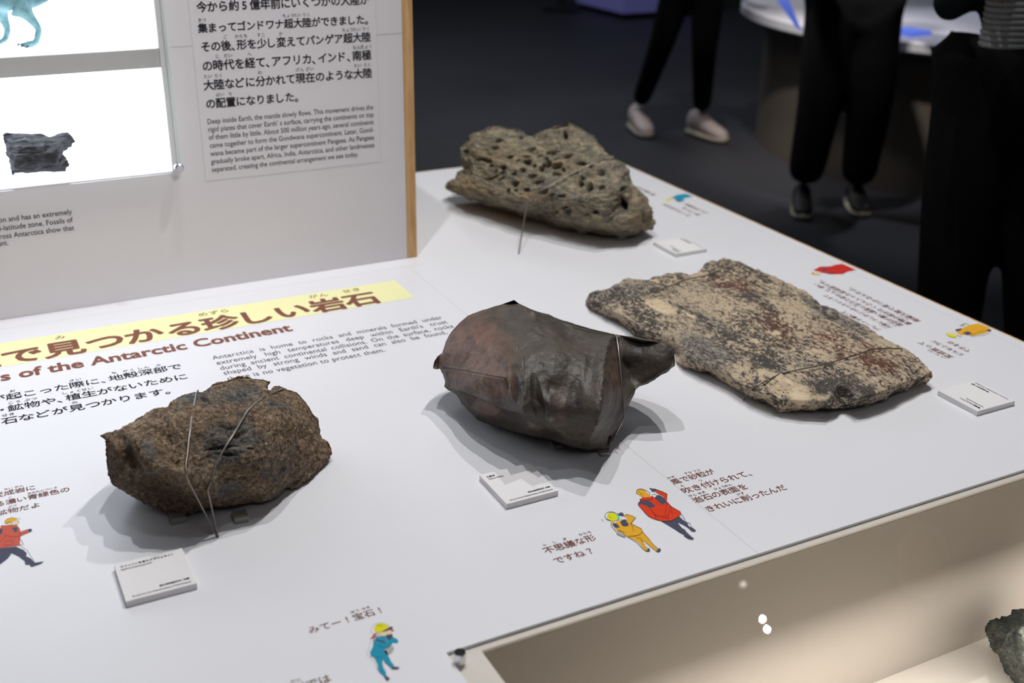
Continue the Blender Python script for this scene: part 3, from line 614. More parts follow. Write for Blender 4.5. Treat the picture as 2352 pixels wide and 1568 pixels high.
# ------------------------------------------------------------------ stones
class Stone:
    def __init__(s, name, off, sc, outline, ctrl, base, center, mode='depth', k=1.0, dout=None, back=.1, nth=620, nr=150, disp=None, mat=None, eps=.003, sm=3, sharp=(), floor=TZ, yaw=(0, 0)):
        s.mode = mode; s.k = k; s.floor = floor
        tp = lambda p: (off[0]+p[0]/sc, off[1]+p[1]/sc)
        out = [tp(p) for p in outline]; c = np.array(tp(center))
        if mode == 'depth':
            s.b = P(*base, floor); h = np.array([s.b[0], s.b[1], 0]); h[:2] -= CAM[:2]; s.r0 = np.linalg.norm(h[:2]); s.hd = h[:2]/s.r0
        O = np.array(out); ymin, ymax = O[:, 1].min(), O[:, 1].max()
        if dout is None: dout = (-.05, 0.0)
        od = [(dout(p, i) if callable(dout) else dout[0]+(dout[1]-dout[0])*(p[1]-ymin)/(ymax-ymin)) for i, p in enumerate(out)]
        cp = [tp(p) for p in ctrl]; cdp = [p[2] for p in ctrl]
        xa, xb = O[:, 0].min(), O[:, 0].max(); yw = lambda p: (yaw[0]+(yaw[1]-yaw[0])*(p[0]-xa)/(xb-xa))/k
        od = [v+yw(p) for v, p in zip(od, out)]; cdp = [v+yw(p) for v, p in zip(cdp, cp)]
        if mode == 'depth':                   # nothing may dip below the table: earliest depth at which the ray is still above it
            def dmin(p):
                d = ray(*p)
                if d[2] >= 0: return -9
                t_ = (floor+.006-1.55)/d[2]; return (s.r0-t_*(d[0]*s.hd[0]+d[1]*s.hd[1]))/k
            od = [max(v, dmin(p)) for v, p in zip(od, out)]; cdp = [max(v, dmin(p)+.006) for v, p in zip(cdp, cp)]
        pts = [Vector(p) for p in out]+[Vector(p) for p in cp]; vals = od+cdp
        vs, es, fs, ov, oe, of = delaunay_2d_cdt(pts, [(i, (i+1) % len(out)) for i in range(len(out))], [], 1, 1e-4)
        s.tri = [];
        vv = [np.mean([vals[i] for i in o_]) for o_ in ov]
        for f_ in fs:
            a, b, c_ = [np.array(vs[i]) for i in f_]; s.tri.append((a, b, c_, vv[f_[0]], vv[f_[1]], vv[f_[2]]))
        # dense outline by angle
        seg = np.linalg.norm(np.roll(O, -1, 0)-O, axis=1); L = seg.sum(); cum = np.concatenate([[0], np.cumsum(seg)])
        tt = np.linspace(0, L, nth, endpoint=False); idx = np.searchsorted(cum, tt, 'right')-1
        fr = (tt-cum[idx])/seg[idx]; D = O[idx]*(1-fr[:, None])+np.roll(O, -1, 0)[idx]*fr[:, None]
        odv = np.array(od)[idx]*(1-fr)+np.roll(np.array(od), -1)[idx]*fr
        # front rings
        rho = np.sin(np.linspace(1, 0.004, nr)*math.pi/2)
        rho = 1-(1-np.linspace(1, .004, nr))**1.12
        X = c[0]+(D[:, 0]-c[0])[None]*rho[:, None]; Y = c[1]+(D[:, 1]-c[1])[None]*rho[:, None]
        st = 2.0; gx = np.arange(O[:, 0].min()-8, O[:, 0].max()+9, st); gy = np.arange(ymin-8, ymax+9, st)
        GX_, GY_ = np.meshgrid(gx, gy); G = s.interp(GX_.ravel(), GY_.ravel()).reshape(GX_.shape)
        wgt = np.ones_like(G); X0, Y0 = X, Y; X, Y = GX_, GY_
        for ln in sharp:
            q = [np.array(tp(p)) for p in ln]
            for a, b in zip(q, q[1:]):
                ab = b-a; tt_ = np.clip(((X-a[0])*ab[0]+(Y-a[1])*ab[1])/(ab@ab), 0, 1)
                wgt = np.minimum(wgt, np.clip(np.hypot(X-a[0]-tt_*ab[0], Y-a[1]-tt_*ab[1])*sc/45, .0, 1))
        wgt = wgt[1:-1, 1:-1]; ys = np.clip(((O[:, 1]-gy[0])/st).astype(int), 0, len(gy)-1)
        for _ in range(sm):
            av = (G[:-2, 1:-1]+G[2:, 1:-1]+G[1:-1, :-2]+G[1:-1, 2:])/4; G[1:-1, 1:-1] += wgt*.85*(av-G[1:-1, 1:-1])
        s.G = G; s.gx, s.gy, s.st = gx, gy, st; X, Y = X0, Y0
        Z = s.samp(X, Y); bl = np.clip((1-rho)/.03, 0, 1)[:, None]; Z = Z*bl+odv[None]*(1-bl)
        s.X, s.Y, s.Z = X, Y, Z
        front = s.pos(X.ravel(), Y.ravel(), Z.ravel())
        nb = 40; rb = np.cos(np.linspace(0, 1, nb+1)[1:]*math.pi/2*.985)
        Xb = c[0]+(D[:, 0]-c[0])[None]*rb[:, None]; Yb = c[1]+(D[:, 1]-c[1])[None]*rb[:, None]
        if mode == 'depth':
            Zb = odv[None]*rb[:, None]+(1-rb[:, None])*odv.mean()-back*np.sqrt(1-rb[:, None]**2)
        else:
            Zb = np.maximum(eps, odv[None]*(1-np.sqrt(1-rb[:, None]**2)))
        rear = s.pos(Xb.ravel(), Yb.ravel(), Zb.ravel())
        if mode == 'depth': rear[:, 2] = np.maximum(rear[:, 2], floor+.012)
        V_ = np.concatenate([front, rear]); V_[:, 2] = np.maximum(V_[:, 2], floor+eps)
        n = nth; faces = []
        for i in range(nr-1):
            a = np.arange(n)+i*n; b = np.roll(a, -1); faces.append(np.stack([a, a+n, b+n, b], 1))
        a = np.arange(n); b = np.roll(a, -1); r0 = nr*n
        faces.append(np.stack([a, b, b+r0, a+r0], 1))
        for i in range(nb-1):
            a = np.arange(n)+r0+i*n; b = np.roll(a, -1); faces.append(np.stack([a, b, b+n, a+n], 1))
        Fq = np.concatenate(faces).tolist()
        Fq.append(list(range((nr-1)*n, nr*n))); Fq.append(list(range(r0+(nb-1)*n, r0+nb*n))[::-1])
        org = V_.mean(0); org[2] = floor
        me = bpy.data.meshes.new(name); me.from_pydata((V_-org).tolist(), [], Fq); me.update()
        bmm = bmesh.new(); bmm.from_mesh(me); bmesh.ops.recalc_face_normals(bmm, faces=bmm.faces); bmm.to_mesh(me); bmm.free(); me.update()
        co = np.empty(len(V_)*3); me.vertices.foreach_get('co', co); co = co.reshape(-1, 3)
        nm = np.empty(len(V_)*3); me.vertices.foreach_get('normal', nm); nm = nm.reshape(-1, 3)
        PX = np.concatenate([X.ravel(), Xb.ravel()]); PY_ = np.concatenate([Y.ravel(), Yb.ravel()])
        isf = np.arange(len(V_)) < nr*n
        if disp is not None:
            zx, zy = (PX-off[0])*sc, (PY_-off[1])*sc
            dd, attrs = disp(co, zx, zy, isf); co = co+nm*dd[:, None]
            co[:, 2] = np.maximum(co[:, 2], .0015)
            me.vertices.foreach_set('co', co.ravel())
            for kx_, v_ in attrs.items():
                at = me.attributes.new(kx_, 'FLOAT', 'POINT'); at.data.foreach_set('value', v_.astype(np.float32))
        for p in me.polygons: p.use_smooth = True
        me.update(); s.me = me; s.org = org
        s.o = link(name, me, mat, None, tuple(org))
    def samp(s, X, Y):
        u = np.clip((X-s.gx[0])/s.st, 0, len(s.gx)-1.001); v = np.clip((Y-s.gy[0])/s.st, 0, len(s.gy)-1.001)
        i = u.astype(int); j = v.astype(int); a = u-i; b = v-j; G = s.G
        return G[j, i]*(1-a)*(1-b)+G[j, i+1]*a*(1-b)+G[j+1, i]*(1-a)*b+G[j+1, i+1]*a*b
    def interp(s, X, Y):
        out = np.full(X.shape, np.nan); best = np.full(X.shape, -1e9)
        for a, b, c, va, vb, vc in s.tri:
            d = (b[1]-c[1])*(a[0]-c[0])+(c[0]-b[0])*(a[1]-c[1])
            if abs(d) < 1e-9: continue
            w1 = ((b[1]-c[1])*(X-c[0])+(c[0]-b[0])*(Y-c[1]))/d; w2 = ((c[1]-a[1])*(X-c[0])+(a[0]-c[0])*(Y-c[1]))/d; w3 = 1-w1-w2
            mn = np.minimum(np.minimum(w1, w2), w3); ok = mn > best
            ok &= (mn > -.02) | (best < -1e8) | (mn > best)
            val = np.clip(w1, 0, 1)*va+np.clip(w2, 0, 1)*vb+np.clip(w3, 0, 1)*vc
            out = np.where(ok, val, out); best = np.where(ok, mn, best)
        return out
    def pos(s, X, Y, D):
        d = np.stack([(X-1176)/F, (Y-784)/F, np.ones_like(X)], 1) @ MC
        if s.mode == 'depth':
            r = s.r0-D*s.k; t = r/(d[:, 0]*s.hd[0]+d[:, 1]*s.hd[1])
            # keep the stone above the table: move along the ray towards the camera
            tz = (s.floor+.004-1.55)/d[:, 2]; t = np.where((d[:, 2] < 0) & (t > tz), tz, t)
        else:
            t = (s.floor+D*s.k-1.55)/d[:, 2]
        return CAM+d*t[:, None]
    def at(s, px, py, lift=.0015):
        z = s.samp(np.array([px], float), np.array([py], float))[0]
        if s.mode == 'depth': return s.pos(np.array([px], float), np.array([py], float), np.array([z+lift/s.k]))[0]
        return s.pos(np.array([px], float), np.array([py], float), np.array([z+lift/s.k]))[0]

def fbm(co, f, octv=5, H=.9, seed=0, sc=(1, 1, 1)):
    S = Vector((seed*7.3, seed*3.1, -seed*5.7)); fr = noise.fractal
    return np.array([fr(Vector((x*f*sc[0], y*f*sc[1], z*f*sc[2]))+S, H, 2.0, octv) for x, y, z in co])
def ridged(co, f, octv=4, seed=0, sc=(1, 1, 1)):
    S = Vector((seed*7.3, seed*3.1, -seed*5.7)); fr = noise.ridged_multi_fractal
    return np.array([fr(Vector((x*f*sc[0], y*f*sc[1], z*f*sc[2]))+S, .9, 2.1, octv, 1.0, 2.0) for x, y, z in co])
def vor(co, f, seed=0, sc=(1, 1, 1)):
    S = Vector((seed*7.3, seed*3.1, -seed*5.7)); fv = noise.voronoi
    return np.array([fv(Vector((x*f*sc[0], y*f*sc[1], z*f*sc[2]))+S)[0][0] for x, y, z in co])
def blobs(zx, zy, L):
    r = np.zeros_like(zx)
    for cx, cy, a, b, ang, v in L:
        ca, sa = math.cos(math.radians(ang)), math.sin(math.radians(ang))
        u = ((zx-cx)*ca+(zy-cy)*sa)/a; w_ = (-(zx-cx)*sa+(zy-cy)*ca)/b
        r = np.maximum(r, v*np.clip(1.25-np.sqrt(u*u+w_*w_), 0, 1)) if v > 0 else r
    return r

# --- materials of the stones
t = NT('brown_granulite')
n1 = t.noise(14, 8, .7, .6); n2 = t.noise(150, 5, .75); n3 = t.noise(420, 3, .8); n4 = t.noise(55, 8, .75, 1.2)
base_ = t.ramp(n2, [(.28, srgb(58, 50, 42)), (.43, srgb(116, 97, 78)), (.55, srgb(162, 138, 112)), (.71, srgb(218, 194, 164))])
blu = t.ramp(n4, [(.38, srgb(42, 48, 54)), (.5, srgb(98, 102, 102)), (.62, srgb(148, 144, 138))])
c = t.mix(t.ramp(t.math('MULTIPLY', t.math('ADD', t.math('MULTIPLY', t.attr('blue'), .60), t.math('MULTIPLY', t.noise(30, 8, .8, 1.2, t.mapping((.7, .7, 1.6), (.2, 0, .3))), 2.0)), .5), [(.535, 0.0), (.69, .9)]), base_, blu)
rust = t.ramp(t.noise(38, 6, .7), [(.5, 0.0), (.62, 1.0)])
c = t.mix(t.math('MULTIPLY', rust, .35), c, t.mix(n2, srgb(92, 62, 38), srgb(150, 112, 80)))
c = t.mix(t.ramp(n3, [(.42, .55), (.56, 0.0)]), c, srgb(26, 24, 24))
c = t.mix(t.ramp(t.noise(90, 4, .7), [(.60, 0.0), (.70, .8)]), c, srgb(30, 34, 38))
c = t.mix(t.math('MULTIPLY', t.attr('pale'), t.ramp(n2, [(.4, .2), (.6, 1.0)])), c, srgb(196, 172, 144))
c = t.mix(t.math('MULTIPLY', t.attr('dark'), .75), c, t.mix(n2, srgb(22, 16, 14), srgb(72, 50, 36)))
t.col(c); t.set(Roughness=.85); t.b.inputs['Specular IOR Level'].default_value = .25
bb = t.bump(n4, .0035, .8); t.bump(n2, .0016, .9, bb); M['rock_brown'] = t.m

t = NT('ventifact_basalt')
n1 = t.noise(9, 5, .6, .5); n2 = t.noise(60, 6, .7); n3 = t.noise(500, 3, .7); st = t.noise(24, 6, .6, .3, t.mapping((1, 1, 3.5), (0.3, .2, 0)))
c = t.mix(t.ramp(t.math('ADD', t.attr('warm'), t.math('MULTIPLY', n1, .5)), [(.25, 0.0), (.8, 1.0)]), t.mix(st, srgb(62, 57, 51), srgb(98, 88, 78)), t.mix(n2, srgb(112, 84, 70), srgb(150, 114, 96)))
c = t.mix(t.ramp(st, [(.38, .45), (.55, 0.0)]), c, srgb(50, 50, 48))
c = t.mix(t.ramp(n3, [(.4, .35), (.6, 0.0)]), c, srgb(50, 46, 43))
c = t.mix(t.math('MULTIPLY', t.attr('edge'), .8), c, srgb(142, 128, 116))
c = t.mix(t.math('MULTIPLY', t.attr('pit'), .85), c, t.mix(n2, srgb(40, 38, 34), srgb(104, 94, 74)))
c = t.mix(t.attr('line'), c, srgb(28, 24, 22))
t.col(c); t.set(Roughness=.5); t.b.inputs['Specular IOR Level'].default_value = .4
bb = t.bump(st, .0016, .5); t.bump(n3, .0002, .5, bb); M['rock_vent'] = t.m

t = NT('speckled_granulite')
lay = (0, 0, 1.03)
stv = t.mapping((1, .5, 1), (0, 0, -.10))
n1 = t.noise(9, 6, .7, 1.0, stv); n2 = t.noise(58, 6, .75, .6, stv); n3 = t.noise(150, 4, .8); vr = t.voro(88, t.mapping((1, .75, 1))); n5 = t.noise(165, 5, .8, .4, stv)
cream = t.mix(n3, srgb(196, 170, 136), srgb(240, 218, 184))
grey = t.ramp(n5, [(.36, srgb(62, 60, 60)), (.5, srgb(118, 112, 106)), (.62, srgb(176, 164, 146))])
lowf = t.noise(16, 5, .7, .8, stv)
spk = t.ramp(t.math('ADD', t.math('ADD', t.math('MULTIPLY', n5, .6), t.math('MULTIPLY', n3, .22)), t.math('SUBTRACT', t.math('MULTIPLY', lowf, .42), t.math('ADD', t.math('MULTIPLY', t.attr('red'), .045), t.math('MULTIPLY', t.attr('grey'), .05)))), [(.575, 1.0), (.63, 0.0)])
red = t.mix(n3, srgb(66, 40, 34), srgb(118, 78, 62)); dk = t.mix(n3, srgb(46, 42, 42), srgb(96, 90, 84))
spc = t.mix(t.ramp(t.math('ADD', t.attr('red'), t.math('MULTIPLY', t.noise(70, 3), .5)), [(.45, 0.0), (.85, 1.0)]), dk, red)
c = t.mix(t.ramp(t.math('ADD', t.attr('grey'), t.math('MULTIPLY', n1, .6)), [(.30, 0.0), (.72, 1.0)]), cream, grey)
c = t.mix(spk, c, spc)
c = t.mix(t.ramp(t.math('ADD', t.math('MULTIPLY', t.attr('cream'), .8), t.math('MULTIPLY', n2, 1.1)), [(.82, 0.0), (.98, .95)]), c, t.mix(n3, srgb(200, 172, 132), srgb(238, 222, 194)))
c = t.mix(t.math('MULTIPLY', t.attr('crack'), .9), c, srgb(34, 30, 28))
t.col(c); t.set(Roughness=.8); t.b.inputs['Specular IOR Level'].default_value = .3
bb = t.bump(n2, .004, .7); t.bump(n3, .0012, .8, bb); M['rock_slab'] = t.m

t = NT('pitted_grey_gneiss')
stv = t.mapping((.6, .6, 2.4), (0.15, .1, 0))
n1 = t.noise(10, 6, .7, .8, stv); n2 = t.noise(70, 6, .75, .3, stv); n3 = t.noise(230, 3, .8)
c = t.ramp(n2, [(.30, srgb(62, 60, 52)), (.44, srgb(126, 121, 108)), (.56, srgb(166, 154, 130)), (.70, srgb(216, 194, 154))])
c = t.mix(t.ramp(t.math('ADD', t.attr('tan'), t.math('MULTIPLY', n1, .5)), [(.45, 0.0), (.9, .55)]), c, t.mix(n3, srgb(132, 110, 80), srgb(192, 164, 124)))
c = t.mix(t.ramp(n1, [(.36, .5), (.5, 0.0)]), c, srgb(88, 92, 92))
c = t.mix(t.ramp(n3, [(.38, .5), (.5, 0.0)]), c, srgb(48, 44, 38))
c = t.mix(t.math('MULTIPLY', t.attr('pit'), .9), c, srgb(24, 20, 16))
t.col(c); t.set(Roughness=.88); t.b.inputs['Specular IOR Level'].default_value = .2
bb = t.bump(n2, .006, .8); t.bump(n3, .002, .8, bb); M['rock_pit'] = t.m

t = NT('dark_green_grey_stone')
n1 = t.noise(60, 6, .75, .5, t.mapping((1, 1, 1.6), (.5, .6, 0))); n2 = t.noise(260, 4, .8)
c = t.ramp(n1, [(.3, srgb(22, 25, 24)), (.5, srgb(54, 58, 52)), (.68, srgb(92, 92, 82))]); c = t.mix(t.ramp(n2, [(.35, .6), (.52, 0.0)]), c, srgb(20, 22, 22))
t.col(c); t.set(Roughness=.8); bb = t.bump(n1, .004, .9); t.bump(n2, .0012, .9, bb); M['rock_green'] = t.m
t = NT('fossil_wood_stone')
n1 = t.noise(40, 7, .75, .6, t.mapping((1, 1, 3.2), (0, .12, 0))); n2 = t.noise(260, 4, .8)
c = t.ramp(n1, [(.32, srgb(22, 22, 26)), (.5, srgb(52, 52, 58)), (.66, srgb(92, 92, 98))]); c = t.mix(t.ramp(n2, [(.35, .5), (.52, 0.0)]), c, srgb(36, 36, 40))
t.col(c); t.set(Roughness=.85); bb = t.bump(n1, .006, 1.0); t.bump(n2, .001, .9, bb); M['rock_fossil'] = t.m

# --- brown boulder
OL1 = [(50, 600), (90, 590), (200, 540), (300, 480), (420, 420), (500, 365), (600, 345), (650, 300), (740, 250), (830, 225), (900, 225), (970, 190), (1010, 155), (1100, 140), (1190, 100), (1270, 92), (1350, 105), (1430, 110), (1500, 135), (1508, 155), (1495, 180), (1530, 168), (1610, 190), (1660, 215), (1720, 230), (1790, 300), (1850, 400), (1900, 470), (1930, 560), (1950, 620), (2000, 670), (2018, 740), (2010, 800), (1960, 850), (1890, 910), (1880, 925), (1830, 970), (1740, 1020), (1640, 1060), (1600, 1090), (1500, 1140), (1420, 1155), (1300, 1180), (1150, 1205), (1000, 1225), (900, 1240), (800, 1265), (700, 1275), (620, 1255), (520, 1215), (440, 1180), (350, 1130), (250, 1080), (180, 1040), (130, 1000), (110, 940), (95, 890), (80, 810), (75, 760), (85, 700), (85, 630)]
CT1 = [(440, 905, .058), (650, 895, .072), (770, 935, .080), (980, 1085, .078), (1150, 1140, .060), (340, 640, .035), (370, 760, .048), (250, 690, .0), (310, 800, .008), (200, 880, .024), (150, 700, .012), (1300, 700, .062), (1000, 600, .048), (1000, 350, .006), (700, 450, .016), (700, 700, .046), (1500, 500, .038), (1500, 850, .068), (1700, 700, .026), (1850, 800, .0), (1400, 1030, .070), (1750, 950, .02), (1250, 230, -.03), (1480, 200, -.03), (1560, 330, -.004), (500, 1050, .034), (820, 1150, .040), (450, 550, .004), (620, 1000, .044), (1100, 860, .066), (1750, 450, .0), (250, 560, -.008), (900, 480, .03)]
def d1(co, zx, zy, f):
    pit = blobs(zx, zy, [(1150, 520, 90, 16, 5, 1), (1080, 700, 130, 18, -8, 1), (1250, 570, 60, 18, -30, 1), (1120, 760, 90, 18, 5, .9), (1330, 705, 35, 14, 10, .8), (1140, 965, 40, 12, -30, .7), (930, 300, 60, 20, 30, .7), (700, 820, 40, 16, -30, .6), (1500, 165, 14, 45, 20, 1), (1860, 640, 20, 90, 20, .4)])
    d = fbm(co, 14, 5, .9, 1)*.0045+fbm(co, 70, 4, .8, 2)*.0022+fbm(co, 230, 3, .7, 3)*.0008-pit*.006
    blue = blobs(zx, zy, [(1150, 650, 330, 220, 0, .75), (1200, 250, 330, 110, -12, .75), (450, 720, 110, 90, 60, .8), (1550, 900, 260, 260, 0, .45), (1150, 1060, 200, 110, 20, .7), (850, 270, 180, 60, -15, .9), (1550, 340, 120, 70, 0, .5)])*f
    pale = blobs(zx, zy, [(350, 470, 170, 30, -28, .7), (720, 890, 110, 26, 0, .8), (1230, 700, 150, 30, -10, .5), (1450, 130, 90, 30, 5, .4), (640, 480, 200, 60, -10, .25), (950, 880, 100, 40, -10, .5)])*f
    dark = np.maximum(blobs(zx, zy, [(260, 760, 190, 90, 20, .75), (560, 1080, 420, 130, 20, .75), (150, 900, 100, 200, 0, .55), (880, 1120, 200, 60, 10, .5)]), np.where(f, 0, .4)); dark = dark*1.25  # shade of the hollow and underside painted as darker rock colour
    return d, dict(blue=blue, pale=pale, dark=dark)
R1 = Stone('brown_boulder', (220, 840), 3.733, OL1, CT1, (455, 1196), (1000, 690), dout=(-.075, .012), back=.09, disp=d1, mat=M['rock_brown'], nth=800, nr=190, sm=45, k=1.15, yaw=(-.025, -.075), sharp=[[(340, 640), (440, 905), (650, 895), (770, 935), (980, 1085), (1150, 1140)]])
tag(R1.o, 'brown rough boulder with blue-grey streaks, held down by two wires', 'rock')

# --- dark ventifact
OL2 = [(170, 560), (200, 480), (260, 380), (330, 300), (390, 260), (480, 215), (580, 180), (680, 145), (785, 108), (830, 140), (930, 190), (1020, 225), (1080, 235), (1210, 290), (1300, 320), (1450, 365), (1640, 405), (1750, 420), (1900, 450), (2040, 470), (2120, 500), (2163, 530), (2163, 670), (2110, 710), (2050, 740), (1990, 790), (1930, 820), (1870, 840), (1830, 870), (1810, 920), (1770, 1000), (1740, 1100), (1720, 1180), (1660, 1260), (1610, 1290), (1612, 1340), (1600, 1385), (1540, 1400), (1420, 1400), (1300, 1385), (1180, 1350), (1050, 1310), (950, 1295), (850, 1265), (740, 1240), (620, 1190), (480, 1130), (400, 1050), (310, 960), (220, 880), (180, 850), (190, 810), (175, 750), (150, 700), (95, 690), (105, 630), (130, 590)]
CT2 = [(1622, 425, -.030), (1590, 500, -.005), (1565, 650, .030), (1545, 850, .066), (1530, 1050, .088), (1490, 1180, .090), (1440, 1310, .070),
       (1660, 450, -.050), (1690, 600, -.030), (1700, 800, .002), (1670, 1000, .030), (1600, 1200, .050), (1740, 650, -.045), (1790, 800, -.034),
       (1900, 560, -.040), (2050, 600, -.028), (1950, 700, -.030), (2110, 560, -.025), (1880, 480, -.062), (2120, 650, -.018),
       (190, 690, -.026), (350, 708, .004), (520, 750, .036), (715, 778, .062), (770, 660, .050), (300, 520, -.020), (450, 400, -.022), (500, 620, .012), (650, 350, -.016), (700, 500, .022),
       (870, 560, .036), (870, 760, .070), (870, 950, .092), (850, 1060, .094), (760, 940, .074), (930, 1000, .082), (960, 1200, .076), (1080, 1160, .092), (1230, 1290, .074),
       (1100, 760, .062), (1090, 1000, .092), (1010, 800, .066), (1180, 900, .066), (1250, 1100, .086), (1350, 800, .056), (1350, 600, .026), (1100, 400, -.006), (1000, 560, .032), (1450, 480, -.010), (1400, 1000, .082), (1060, 580, .042),
       (330, 850, .016), (430, 870, .032), (560, 955, .050), (340, 790, .006), (230, 800, -.016), (300, 900, -.006), (450, 1010, .004), (640, 1080, .026), (800, 1170, .036), (400, 780, .026), (560, 850, .050), (1150, 250, -.040), (900, 230, -.036), (560, 900, .038)]
def d2(co, zx, zy, f):
    soft = blobs(zx, zy, [(1060, 590, 60, 40, 20, .6), (1020, 480, 60, 50, 0, .4), (670, 650, 40, 22, -10, .3), (480, 900, 90, 16, 25, .8), (1020, 1190, 60, 26, -30, .7), (1250, 800, 80, 120, 10, .4), (640, 320, 22, 30, 40, .5)])
    pit = blobs(zx, zy, [(1050, 1220, 90, 60, 0, 1), (1250, 1260, 120, 60, 15, .9), (1400, 1320, 70, 60, 0, .8), (900, 1180, 50, 60, 0, .5), (1560, 1330, 60, 70, 0, .5), (1640, 1200, 50, 60, 0, .6)])
    line = np.zeros_like(zx)
    for (a, b) in (((180, 690), (360, 712)), ((360, 712), (520, 748)), ((520, 748), (715, 780)), ((715, 780), (735, 870)), ((870, 580), (872, 900))):
        a = np.array(a, float); b = np.array(b, float); ab = b-a; tt = np.clip(((zx-a[0])*ab[0]+(zy-a[1])*ab[1])/(ab@ab), 0, 1)
        ds = np.hypot(zx-a[0]-tt*ab[0], zy-a[1]-tt*ab[1]); line = np.maximum(line, np.clip(1-ds/9, 0, 1)*(.45 if a[0] == 870 else .8))
    groove = blobs(zx, zy, [(985, 960, 42, 190, -8, 1), (800, 880, 34, 120, -4, .7), (1300, 1020, 60, 200, 6, .5), (480, 1000, 230, 44, 24, 1), (760, 1130, 150, 60, 20, .9), (1130, 1270, 90, 36, 18, .8), (1450, 700, 50, 200, 4, .3), (440, 900, 110, 26, 22, .6)])
    d_groove = groove*.0085
    warm = blobs(zx, zy, [(430, 560, 330, 320, 0, .8), (600, 820, 230, 150, 0, .7), (1180, 1000, 90, 300, 0, .22), (1640, 750, 70, 230, 0, .3), (560, 1060, 160, 50, 20, .5)])*f
    edge = blobs(zx, zy, [(745, 800, 16, 130, 5, .8), (890, 980, 26, 60, 40, .8), (1100, 1140, 40, 26, 0, .9), (960, 1200, 80, 18, 25, .8), (270, 682, 90, 9, 10, .8), (480, 742, 140, 9, 12, .8), (1200, 1250, 60, 26, 20, .6), (620, 1200, 240, 20, 14, .5)])*f
    d = fbm(co, 10, 3, .9, 4)*.003+fbm(co, 26, 3, .9, 45)*.0012+fbm(co, 60, 4, .9, 5)*.0009+(fbm(co, 110, 4, .8, 6)*.003-.001)*pit-d_groove-soft*.0022-line*.0012+ (ridged(co, 16, 3, 44)-1.2)*.0012
    return d, dict(warm=warm, edge=edge, pit=pit*f, line=line*f)
SH2 = [[(1640, 405), (1622, 425), (1590, 500), (1565, 650), (1545, 850), (1530, 1050), (1490, 1180), (1440, 1310)], [(190, 690), (350, 708), (520, 750), (715, 778)],
       [(330, 850), (430, 870), (560, 955), (740, 960), (850, 1060), (960, 1200), (1080, 1160), (1230, 1290), (1440, 1310)], [(870, 760), (870, 950), (850, 1060)], [(1100, 760), (1090, 1000), (1080, 1160)], [(1660, 450), (1740, 650), (1790, 800)]]
R2 = Stone('wind_carved_rock', (970, 660), 3.733, OL2, CT2, (1385, 1050), (1000, 740), dout=(-.075, .02), back=.085, disp=d2, mat=M['rock_vent'], nth=900, nr=210, sm=170, sharp=SH2, k=1.4, yaw=(-.075, -.055))
tag(R2.o, 'smooth dark brown-black rock with sharp ridges and a pointed right end', 'rock')

# --- pitted grey rock at the back
OL3 = [(95, 695), (125, 640), (200, 610), (230, 550), (300, 530), (270, 480), (262, 400), (262, 320), (300, 260), (370, 180), (450, 130), (560, 105), (680, 97), (800, 115), (880, 140), (920, 170), (980, 190), (1030, 180), (1120, 145), (1230, 95), (1350, 68), (1400, 75), (1480, 120), (1560, 170), (1630, 230), (1700, 300), (1760, 370), (1850, 430), (1940, 480), (1980, 540), (1995, 620), (2000, 690), (2080, 740), (2160, 800), (2210, 900), (2240, 1000), (2255, 1080), (2240, 1130), (2210, 1165), (2120, 1190), (2000, 1210), (1850, 1205), (1700, 1180), (1500, 1140), (1300, 1100), (1150, 1060), (1000, 1040), (850, 1010), (700, 965), (560, 920), (420, 870), (270, 830), (180, 780), (110, 740)]
CT3 = [(170, 690, .04), (350, 740, .07), (600, 800, .10), (900, 870, .125), (1200, 830, .13), (1500, 830, .14), (1800, 780, .11), (1930, 700, .08), (1250, 1000, .115), (1500, 1040, .13), (1750, 1060, .13), (900, 960, .10), (650, 880, .08), (400, 800, .06), (1950, 900, .07), (2050, 1050, .09), (2150, 950, .06), (1900, 1100, .115), (400, 300, -.05), (560, 260, -.04), (800, 300, -.04), (1000, 330, -.04), (1300, 250, -.07), (1550, 330, -.05), (1750, 500, .01), (1850, 620, .05), (1400, 450, -.01), (1600, 600, .05), (1400, 650, .06), (1100, 550, .03), (800, 550, .03), (500, 550, .02), (1000, 700, .08), (700, 700, .065), (350, 600, .015), (350, 450, -.02), (1970, 800, .06), (1910, 880, .05)]
